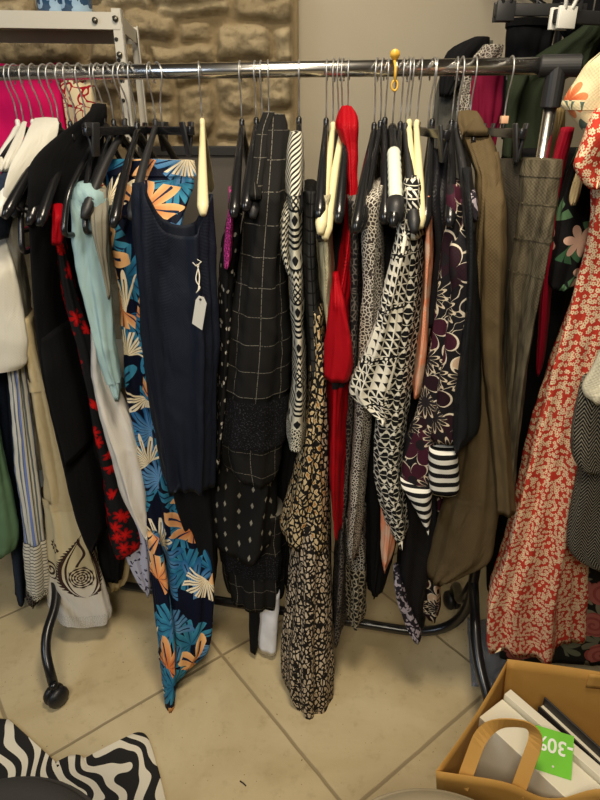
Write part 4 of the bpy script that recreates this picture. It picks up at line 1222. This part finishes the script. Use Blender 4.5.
g('dress', 'black dress with a silvery printed hem, low near the right castor', 'dress',
  [(440, 396, 446), (500, 398, 444), (545, 397, 440), (580, 394, 434), (605, 396, 428), (625, 404, 424), (640, 412, 423), (645, 415, 421)], 'black_satin',
  [tube_part('printed_edge', [(570, 393, 400), (600, 395, 406), (622, 402, 414), (640, 411, 421), (645, 414, 420)], 'lilac_grey', label='silvery printed edge', fl=.165, fr=.16, hd=.02, ramp=None, amp=.002)], fl=.155, fr=.15, hd=.08, ramp=None, folds=4)
g('skirt', 'black skirt with tan leafy hem beside the silvery hem', 'skirt',
  [(500, 418, 446), (560, 417, 442), (590, 416, 440), (615, 420, 440), (624, 426, 438)], 'dark_floral', fl=.13, fr=.13, hd=.06, ramp=None)
g('jacket', 'olive brown jacket with long sleeve and flared hem', 'jacket',
  [(113, 462, 478, .10), (122, 461, 483, .22), (150, 466, 497, .5), (180, 474, 502, .82), (205, 474, 504, 1), (250, 470, 503), (300, 466, 502), (350, 462, 501), (400, 462, 501), (450, 456, 502), (490, 448, 502), (520, 439, 499), (550, 430, 495), (566, 427, 490), (578, 425, 470), (588, 426, 448)], 'olive',
  [tube_part('sleeve', [(152, 470, 498, .5), (200, 479, 505, .95), (250, 478, 505), (300, 476, 503), (350, 478, 502), (420, 484, 505), (480, 491, 512), (518, 494, 514)], 'olive', fl=.21, fr=.24, hd=.04, folds=3, amp=.005),
   tube_part('collar', [(111, 460, 476, .1), (120, 458, 482, .2), (136, 462, 488, .34)], 'olive', fl=.2, fr=.24, hd=.04, folds=3, amp=.003),
   band('hem_seam', 'olive', 503, 507, .003), ], fl=.185, fr=.195, hd=.07, folds=5, amp=.006)
g('trousers', 'faded olive trousers clipped by the waistband under the peach size marker', 'trousers',
  [(160, 522, 563, .85), (178, 520, 561, .9), (200, 518, 558, .95), (225, 516, 555, 1), (260, 511, 549), (300, 508, 541), (350, 505, 531), (400, 503, 523), (450, 500, 517), (512, 497, 512)], 'trouser',
  [band('waistband', 'trouser', 160, 177, .002, step=2), band('pocket_seam', 'trouser', 204, 205.5, .0018), band('pocket_flap', 'trouser', 238, 242, .002), band('knee_seam', 'trouser', 275, 276.5, .0018),
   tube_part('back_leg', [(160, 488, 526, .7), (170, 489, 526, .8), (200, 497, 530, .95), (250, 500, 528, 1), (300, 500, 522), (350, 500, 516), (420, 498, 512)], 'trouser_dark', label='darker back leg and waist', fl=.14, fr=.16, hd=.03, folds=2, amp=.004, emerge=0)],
  fl=.165, fr=.215, hd=.04, folds=3, amp=.006)

# ---------------------------------------------------------------- second rail on the right, running towards the camera
def side_rail():
    e = empty('clothes_rack', (1.02, 1.45, 0), 'rail at the right edge carrying the floral dresses and coat', 'clothes rack', rz=0)
    o = e.location; a = Vector((.60, 2.30, 1.93)); b = Vector((1.22, .62, 1.93))
    mb = MB(); mb.tube([a, b], .014, 14); mb.build('rail', M['chrome'], e)
    for q in (a, b):
        mb = MB(); mb.tube([Vector((q.x + .25, q.y, 0)), Vector((q.x + .25, q.y, 1.80)), q], .013, 12); mb.build('upright', M['blackmetal'], e)
side_rail()
RG = 'clothes on the right hand rail'
def Yc(v): return lambda x: v
def gr(name, label, cat, rows, m, parts=None, Y=1.5, **kw):
    kw.setdefault('ramp', None); kw.setdefault('fl', 0); kw.setdefault('fr', 0)
    return g(name, label, cat, rows, m, parts, group=RG, yfun=Yc(Y), **kw)
gr('jacket', 'charcoal grey jacket rising behind the rail, left of the burgundy top', 'jacket',
   [(40, 468, 492, .1), (58, 446, 492, .6), (80, 438, 480), (120, 432, 474), (180, 428, 470), (260, 424, 466)], 'grey_jacket',
   [tube_part('hood', [(36, 474, 490), (46, 452, 490), (60, 442, 482), (84, 440, 462), (96, 440, 452)], 'black_cotton', label='black hood', fl=.05, fr=.05, hd=.04, ramp=None, amp=.004)], Y=1.82, hd=.08, amp=.006)
gr('cardigan', 'grey flecked lace cardigan edge behind the rail, beside the charcoal jacket', 'cardigan',
   [(44, 484, 504), (60, 470, 500), (80, 462, 492), (110, 458, 474), (140, 456, 468)], 'mini_grey', Y=1.74, hd=.03)
gr('top', 'burgundy top behind the rail, right of the charcoal jacket', 'top',
   [(60, 478, 512), (80, 471, 510), (110, 470, 505), (138, 478, 498), (160, 478, 492)], 'burgundy', Y=1.68, hd=.04)
gr('trousers', 'black trousers clipped high above the rail at upper right', 'trousers',
   [(17, 507, 556), (24, 506, 556), (50, 504, 552), (80, 503, 550), (140, 500, 546)], 'black_wool', [band('waistband', 'black_wool', 17, 25, .004)], Y=1.62, hd=.06, amp=.006)
gr('jacket', 'dark green jacket behind the rail end', 'jacket',
   [(22, 585, 604), (34, 568, 604), (48, 545, 596), (66, 520, 590), (82, 508, 560), (110, 505, 548), (140, 504, 546), (170, 500, 545)], 'bottle_green',
   [tube_part('sleeve', [(72, 508, 530), (100, 505, 520), (140, 503, 514), (160, 502, 512)], 'bottle_green', fl=.05, fr=.05, hd=.03, ramp=None, folds=2, amp=.002)], Y=1.52, hd=.06, amp=.004)
gr('coat', 'black coat filling the upper right corner behind the white clip', 'coat',
   [(-30, 556, 640), (0, 552, 640), (30, 560, 640), (60, 580, 640), (85, 586, 640)], 'black_wool', Y=1.60, hd=.06, amp=.008)
gr('dress', 'long black dress in the dark gap right of the olive trousers', 'dress',
   [(150, 520, 596), (200, 520, 596), (300, 506, 580), (400, 500, 560), (470, 490, 550), (540, 480, 550), (600, 484, 552)], 'black_cotton', Y=1.46, hd=.07, amp=.008)
gr('blouse', 'tan blouse edge beside the chrome upright', 'blouse',
   [(108, 552, 566), (130, 550, 564), (160, 546, 560), (190, 545, 558)], 'tan_cloth', Y=1.38, hd=.05)
gr('cardigan', 'thin crimson cardigan edge left of the red flowered dress', 'cardigan',
   [(128, 562, 574), (160, 553, 566), (200, 547, 559), (250, 543, 553), (300, 539, 549), (340, 537, 546), (370, 535, 542), (377, 536, 540)], 'crimson', Y=1.27, hd=.05, amp=.003)
gr('blouse', 'black blouse with green palm leaves left of the red flowered dress', 'blouse',
   [(150, 575, 606), (190, 560, 606), (230, 554, 600), (260, 550, 590), (286, 547, 580), (292, 550, 570)], 'palm', [tube_part('facing', [(168, 578, 586), (185, 572, 582), (200, 569, 578), (206, 570, 575)], 'beige', label='pale facing', fl=.03, fr=.03, hd=.01, ramp=None, amp=.001)], Y=1.24, hd=.05, amp=.004)
gr('blouse', 'cream short sleeved blouse with orange flowers and green leaves, right edge', 'blouse',
   [(50, 600, 650), (62, 586, 650), (80, 574, 650), (104, 560, 650), (118, 570, 650), (132, 582, 650), (140, 590, 650)], 'leaf_cream', [band('sleeve_hem', 'leaf_cream', 100, 110, .003)], Y=1.16, hd=.05, folds=3, amp=.004)
gr('dress', 'long red dress covered in tiny cream flowers', 'dress',
   [(108, 594, 640), (130, 584, 640), (152, 576, 640), (168, 573, 640), (190, 588, 640), (250, 581, 640), (300, 567, 634), (350, 553, 624), (400, 539, 612), (450, 526, 600), (500, 513, 592), (550, 500, 588), (600, 483, 584), (622, 476, 583), (648, 476, 582), (660, 480, 580)], 'ditsy',
   [tube_part('sleeve', [(112, 592, 630), (130, 584, 630), (152, 575, 625), (166, 571, 618), (178, 578, 612), (190, 588, 606)], 'ditsy', fl=.05, fr=.05, hd=.05, ramp=None, folds=2, amp=.004)],
   Y=1.10, hd=.09, folds=6, amp=.020, hem=.03)
gr('coat', 'black and grey herringbone tweed coat at the right edge', 'coat',
   [(372, 590, 660), (400, 582, 660), (440, 573, 660), (480, 572, 660), (520, 566, 655), (555, 563, 650), (568, 572, 650), (577, 592, 650)], 'herring',
   [tube_part('sleeve', [(385, 580, 625), (420, 571, 625), (455, 568, 622), (470, 574, 618), (477, 586, 612)], 'herring', fl=.07, fr=.07, hd=.04, ramp=None, folds=2, amp=.003)], Y=1.02, hd=.06, folds=4, amp=.005)
gr('jacket', 'cream terry jacket edge at the right, over the herringbone coat', 'jacket',
   [(330, 604, 660), (350, 598, 660), (375, 588, 660), (392, 579, 650), (400, 580, 620), (406, 590, 606)], 'terry', Y=.93, hd=.04, folds=3, amp=.004)
gr('dress', 'black dress with faded pink roses, low at the right edge', 'dress',
   [(480, 540, 660), (560, 512, 660), (600, 502, 660), (640, 494, 655), (668, 492, 650)], 'rose', Y=1.205, hd=.06, folds=5, amp=.010)
# hanger clips at upper right
def clip_hanger(name, label, px, py, Y, m, ang, dark='mattplastic'):
    p = at_y(px, py, Y); e = empty(name, p, label, 'hanger', 'hangers on the right hand rail')
    R = Matrix.Translation(p) @ Matrix.Rotation(ang, 4, 'Z')
    mb = MB(); mb.box((-.09, -.006, -.012), (.11, .006, .012), R); mb.build('bar', M[dark], e, bevel=.002)
    mb = MB(); mb.tube(fillet([R @ Vector((0, 0, .01)), R @ Vector((0, 0, .09)), R @ Vector((.03, 0, .13))], .02), .002, 6); mb.build('hook', M['steel'], e)
    for s in (-.07, .075):
        mb = MB(); mb.box((s - .020, -.016, -.022), (s + .020, -.008, .016), R); mb.box((s - .020, .008, -.022), (s + .020, .016, .016), R)
        for q in (-1, 1): mb.tube([R @ Vector((s + q*.008, -.014, .012)), R @ Vector((s + q*.016, -.022, .042)), R @ Vector((s + q*.004, -.024, .05))], .004, 8)
        mb.build('clip', M[m], e, bevel=.002)
clip_hanger('hanger', 'black clip hanger gripping the high black trousers at upper right', 536, 10, 1.56, 'mattplastic', .0)
clip_hanger('hanger', 'black hanger with large white clips at the upper right corner', 592, 18, 1.42, 'whiteplastic', .3)
# ---------------------------------------------------------------- zebra hide, poufs, bag
def hide():
    out = [(-60, 712), (0, 719), (10, 722), (16, 740), (27, 764), (44, 768), (62, 760), (72, 756), (82, 757), (92, 768), (100, 766), (112, 755), (120, 744), (130, 736), (142, 733), (150, 742), (158, 768), (166, 800), (172, 840), (120, 900), (0, 920), (-120, 880), (-130, 760)]
    P = [at_z(a, b, .004) for a, b in out]
    # smooth closed outline
    S_ = []
    n = len(P)
    for i in range(n):
        p0, p1, p2, p3 = P[i-1], P[i], P[(i+1) % n], P[(i+2) % n]
        for k in range(5):
            t = k/5
            S_.append(.5*((2*p1) + (p2-p0)*t + (2*p0-5*p1+4*p2-p3)*t*t + (3*p1-p0-3*p2+p3)*t**3))
    c = sum(S_, Vector())/len(S_); N = len(S_)
    mb = MB(); rings = []
    for (k, z) in ((1.0, .001), (1.0, .006), (.985, .009), (.8, .0095), (.55, .0095), (.3, .0095)):
        rings.append([Vector((c.x + (p.x-c.x)*k, c.y + (p.y-c.y)*k, z + .0015*mnoise.noise(Vector((p.x*8*k, p.y*8*k, 0))))) for p in S_])
    mb.sheet(rings, True); b = len(mb.v); mb.v.append(Vector((c.x, c.y, .0095)))
    for j in range(N): mb.f.append((5*N + j, 5*N + (j+1) % N, b))
    o = mb.build('rug', M['zebra']); tag(o, 'zebra striped hide rug with wavy edge on the tiled floor', 'rug')
hide()
def pouf(name, label, c, r, h, m):
    e = empty(name, (c[0], c[1], 0), label, 'pouf')
    T = Matrix.Translation((c[0], c[1], 0))
    mb = MB(); mb.lathe([(r*.90, .012), (r*.97, .03), (r, .12), (r*1.0, h-.07), (r*.985, h-.035), (r*.93, h-.010), (r*.8, h), (r*.4, h+.006), (.002, h+.008)], 64, T); mb.build('cushion', M[m], e)
    mb = MB(); mb.tube([(c[0] + r*.985*cos(t*pi/32), c[1] + r*.985*sin(t*pi/32), h-.032) for t in range(64)], .005, 8, closed=True); mb.build('piping', M[m], e)
    mb = MB(); mb.lathe([(r*.85, 0), (r*.85, .02)], 48, T); mb.build('base', M['mattplastic'], e)
pouf('pouf', 'dark charcoal round pouf cut off by the lower left corner, over the zebra hide', (-.50, .470), .225, .45, 'pouf_dark')
pouf('pouf', 'pale grey round pouf cut off by the bottom edge beside the paper bag', (.218, .458), .215, .45, 'pouf_pale')

def bag():
    zr = .36
    fl = at_z(436, 771, zr); bl = at_z(507, 661, zr)
    side = (bl - fl); side.z = 0; sd = side.normalized(); w = side.length * .98
    fr_dir = Vector((sd.y, -sd.x, 0))                       # along the bag's front to the right
    fr_dir = (Vector((1, -.13, 0))).normalized()
    Lx = .47
    e = empty('paper_bag', fl + fr_dir * .2 + sd * .15 - Vector((0, 0, zr)), 'brown kraft paper carrier bag holding white boxes, lower right corner', 'bag')
    def Pt(a, b, z, taper=1):                                # a along the front 0..1, b towards the back 0..1
        cx = fl + fr_dir * (Lx * .5) + side * .5
        q = fl + fr_dir * (Lx * a) + side * b
        q = cx + (q - cx) * taper; q.z = z; return q
    def panel(name, fn, n=14, m=10, mat_='kraft', t=.0012):
        grid = [[fn(i / n, j / m) for i in range(n + 1)] for j in range(m + 1)]
        mb = MB(); mb.sheet(grid); o = mb.build(name, M[mat_], e, smooth=(name != 'bottom'))
        s = o.modifiers.new('paper', 'SOLIDIFY'); s.thickness = t; s.offset = 0; return o
    def sag(a): return -.035 * exp(-((a - .46) / .12) ** 2) + .015 * (a > .55) * smooth(.52, .64, a)
    tp = lambda z: .86 + .14 * z / zr
    panel('front_panel', lambda a, v: Pt(a, 0 - .012 * sin(pi * a) * v, v * (zr + sag(a)), tp(v * zr)), 30, 12)
    panel('back_panel', lambda a, v: Pt(a, 1 + .012 * sin(pi * a * 1.5) * v, v * (zr + .006 - .03 * a), tp(v * zr)), 24, 12)
    panel('side_panel', lambda b, v: Pt(0 + (.06 if 0 else 0) + .006 * sin(pi * b) * v, b, v * (zr - .012 * sin(pi * b)), tp(v * zr)), 16, 12)
    panel('side_panel', lambda b, v: Pt(1 - .04 * sin(pi * b) * v, b, v * zr, tp(v * zr)), 16, 12)
    panel('bottom', lambda a, b: Pt(a, b, .003, .86), 4, 4)
    # folded strip inside the back rim, turned flap
    panel('inner_strip', lambda a, v: Pt(.40 + .2 * a, 1 - .012, zr - .055 + .045 * v, 1), 6, 4, t=.002)
    panel('folded_rim', lambda a, v: Pt(.48 + .5 * a, 1 + .02 - .16 * v * (.2 + a), zr - .012 - .02 * a + .012 * sin(pi * v), 1), 14, 6)
    # flat paper handles
    def handle(a0, a1, b, lean, h, base):
        p0 = Pt(a0, b, base); p1 = Pt(a1, b, base)
        top = Vector((0, 0, h)) + sd * lean
        path = fillet([p0, p0 + top, p1 + top * 1.05, p1], .05, 8)
        tang = (p1 - p0).normalized()
        grid = []
        for i, q in enumerate(path):
            a = path[max(0, i-1)]; c = path[min(len(path)-1, i+1)]; d = (c - a).normalized()
            wv = d.cross(sd + Vector((0, 0, .15))).normalized() * .0135
            grid.append([q - wv, q + wv])
        mb = MB(); mb.sheet(grid); o = mb.build('handle', M['kraft'], e, smooth=False); s = o.modifiers.new('paper', 'SOLIDIFY'); s.thickness = .0025; s.offset = 0
    handle(.11, .335, .015, .075, .115, zr - .045)
    # boxes inside
    z0 = .004
    def carton(name, label, a0, b0, ang, size, z1, m, cat='box', lid=True, tilt=0):
        c = Pt(a0, b0, 0); R = Matrix.Translation((c.x, c.y, z1 - size[2])) @ Matrix.Rotation(ang, 4, 'Z') @ Matrix.Rotation(tilt, 4, 'Y')
        ee = empty(name, (c.x, c.y, z1 - size[2]), label, cat)
        x, y, z = size
        if lid:
            mb = MB(); mb.box((-x/2, -y/2, 0), (x/2, y/2, z - .05), R); mb.build('tray', M[m], ee, smooth=False, bevel=.001)
            mb = MB(); mb.box((-x/2 - .003, -y/2 - .003, z - .048), (x/2 + .003, y/2 + .003, z), R); mb.build('lid', M[m], ee, smooth=False, bevel=.001)
        else:
            mb = MB(); mb.box((-x/2, -y/2, 0), (x/2, y/2, z), R); mb.build('cover', M[m], ee, smooth=False, bevel=.002)
        return R, ee
    return e, Pt, carton, zr, fl, fr_dir, side, sd
BAG = bag()
def bag_contents():
    e, Pt, carton, zr, *_ = BAG
    # long white box standing on edge diagonally, and a second in front of it
    def slab(name, label, cat, top, thick, h, m, parts=()):
        """upright slab whose top edge runs between two points; top: (p, q) world points of its near top edge"""
        p, q = top; d = (q - p); L = d.length; u = d.normalized(); nn = Vector((-u.y, u.x, 0)).normalized()
        if nn.y < 0: nn = -nn
        ee = empty(name, (p + q) / 2 - Vector((0, 0, h)), label, cat)
        def bx(nm, a0, a1, t0, t1, z0, z1, mm):
            v = []
            for zz in (z0, z1):
                for (a, t) in ((a0, t0), (a1, t0), (a1, t1), (a0, t1)):
                    v.append(p + u * (L * a) + nn * t + Vector((0, 0, -h + zz)))
            mb = MB(); mb.add(v, [(0,3,2,1),(4,5,6,7),(0,1,5,4),(1,2,6,5),(2,3,7,6),(3,0,4,7)]); return mb.build(nm, M[mm], ee, smooth=False, bevel=.0012)
        for a in parts: bx(*a)
        return ee, p, u, nn, L
    # white box lying at a slant: broad face up, its spine along the back
    A = at_z(469, 734, .30); B = at_z(504, 690, .335)
    zt = .33
    p = at_z(500, 694, zt); q = at_z(612, 792, zt)
    ee, p0, u, nn, L = slab('box', 'white shoe box with a narrow lid edge, nearest the paper handle', 'box', (p, q), .03, .20, 'boxwhite',
        [('tray', .03, 1, -.078, 0, 0, .192, 'boxwhite'), ('lid_edge', .03, 1, .004, .026, 0, .206, 'boxwhite'), ('print', .36, .37, -.014, -.004, .1922, .1928, 'ink'), ('print', .36, .56, -.0050, -.004, .1922, .1928, 'ink'), ('print', .36, .56, -.0150, -.014, .1922, .1928, 'ink'), ('print', .40, .50, -.011, -.0075, .1922, .1928, 'ink')])
    mb = MB()
    for (a, b) in ((.42, .44), (.45, .47), (.48, .52)):
        mb.box((0, 0, 0), (0, 0, 0)) if 0 else None
    p = at_z(540, 700, .31); q = at_z(622, 776, .31)
    slab('folder', 'thin charcoal folder standing behind the white box in the paper bag', 'folder', (p, q), .012, .27, 'boxdark', [('cover', 0, 1, 0, .004, 0, .25, 'boxdark'), ('cover', 0, 1, .014, .018, 0, .27, 'boxdark'), ('pages', .01, .99, .004, .014, 0, .247, 'boxwhite')])
    # green discount card, leaning on the box, printed upside down as seen
    cc = at_z(553, 752, .345)
    T = Matrix.Translation(cc) @ Matrix.Rotation(radians(-20), 4, 'Z') @ Matrix.Rotation(radians(34), 4, 'X')
    eg = empty('discount_card', cc, 'lime green discount card reading -30% upside down on the white box', 'card')
    w, h = .037, .040
    mb = MB(); mb.box((-w, -h, -.0008), (w, h, .0008), T); mb.build('card', M['green'], eg, smooth=False)
    cu = bpy.data.curves.new('t', 'FONT'); cu.body = '-30%'; cu.size = .037; cu.offset = .0006; cu.extrude = .0003; cu.align_x = 'CENTER'; cu.align_y = 'CENTER'
    to = bpy.data.objects.new('t', cu); C.objects.link(to); bpy.context.view_layer.update()
    me = bpy.data.meshes.new_from_object(to.evaluated_get(bpy.context.evaluated_depsgraph_get())); bpy.data.objects.remove(to)
    TT = T @ Matrix.Translation((0, .012, .0013)) @ Matrix.Rotation(pi, 4, 'Z')
    me.transform(Matrix.Translation(-cc) @ TT); me.materials.clear(); me.materials.append(M['tagwhite'])
    o = bpy.data.objects.new('lettering', me); C.objects.link(o); o.parent = eg
    mb = MB(); cyl(mb, T @ Vector((.002, -.026, .001)), T.to_3x3() @ Vector((0, 0, 1)), .0022, .001); mb.build('hole', M['paper'], eg)
bag_contents()
# crumpled clear plastic sleeve on the floor behind the rack's right leg
def plastic():
    c = at_z(478, 655, 0); rr = random.Random(4)
    grid = []
    for i in range(15):
        row = []
        for j in range(15):
            x = (i/14 - .5) * .16; y = (j/14 - .5) * .26; n_ = mnoise.noise(Vector((x*26, y*20, 2))) + .5*mnoise.noise(Vector((x*60, y*50, 7)))
            row.append((c.x + .05 + x + .2*y, c.y + y, .022 + .018*n_))
        grid.append(row)
    mb = MB(); mb.sheet(grid); o = mb.build('plastic_sleeve', M['clear'])
    sm = o.modifiers.new('film', 'SOLIDIFY'); sm.thickness = .001
    tag(o, 'crumpled clear plastic sleeve on the floor behind the right leg of the rack', 'plastic wrap')
plastic()
# a thin splinter on the floor
p = at_z(240, 781, .002); q = at_z(246, 786, .002)
mb = MB(); mb.tube([p, p.lerp(q, .5) + Vector((.001, 0, .001)), q], .0016, 6); o = mb.build('twig', M['ink']); tag(o, 'tiny dark splinter lying on the bare tiles at bottom centre', 'splinter')

# ---------------------------------------------------------------- camera and light
cam = bpy.data.cameras.new('camera'); co = bpy.data.objects.new('camera', cam); C.objects.link(co)
co.location = (0, 0, H); co.rotation_euler = (radians(90) - PITCH, 0, 0)
cam.sensor_fit = 'HORIZONTAL'; cam.sensor_width = 36; cam.lens = 36 * FPX / 600; cam.clip_start = .02
SC.camera = co
def area(name, loc, target, size, power, col):
    l = bpy.data.lights.new(name, 'AREA'); l.energy = power; l.color = col; l.shape = 'RECTANGLE'; l.size, l.size_y = size
    o = bpy.data.objects.new(name, l); C.objects.link(o); o.location = loc
    o.rotation_euler = (Vector(target) - Vector(loc)).to_track_quat('-Z', 'Y').to_euler(); return o
area('ceiling_lamp', (.1, .72, 2.56), (.1, .85, 0), (.4, .35), 28, (1, .86, .66))
area('front_fill', (-.2, -.7, 2.3), (.0, 1.2, .8), (.6, .5), 26, (1, .89, .72))  # fill light added on the camera side to brighten the clothes' fronts
area('wall_lamp', (-.2, 1.75, 2.56), (-.2, 2.25, 1.7), (1.6, .1), 4.5, (1, .88, .72)).data.spread = radians(95)
area('window_daylight', (-2.2, -.4, 2.0), (-.4, 1.3, 1.0), (.9, 1.0), 17, (.72, .84, 1))
w = bpy.data.worlds.new('World'); SC.world = w; w.use_nodes = True
w.node_tree.nodes['Background'].inputs[0].default_value = (.9, .86, .8, 1); w.node_tree.nodes['Background'].inputs[1].default_value = .018
SC.view_settings.exposure = 0.0
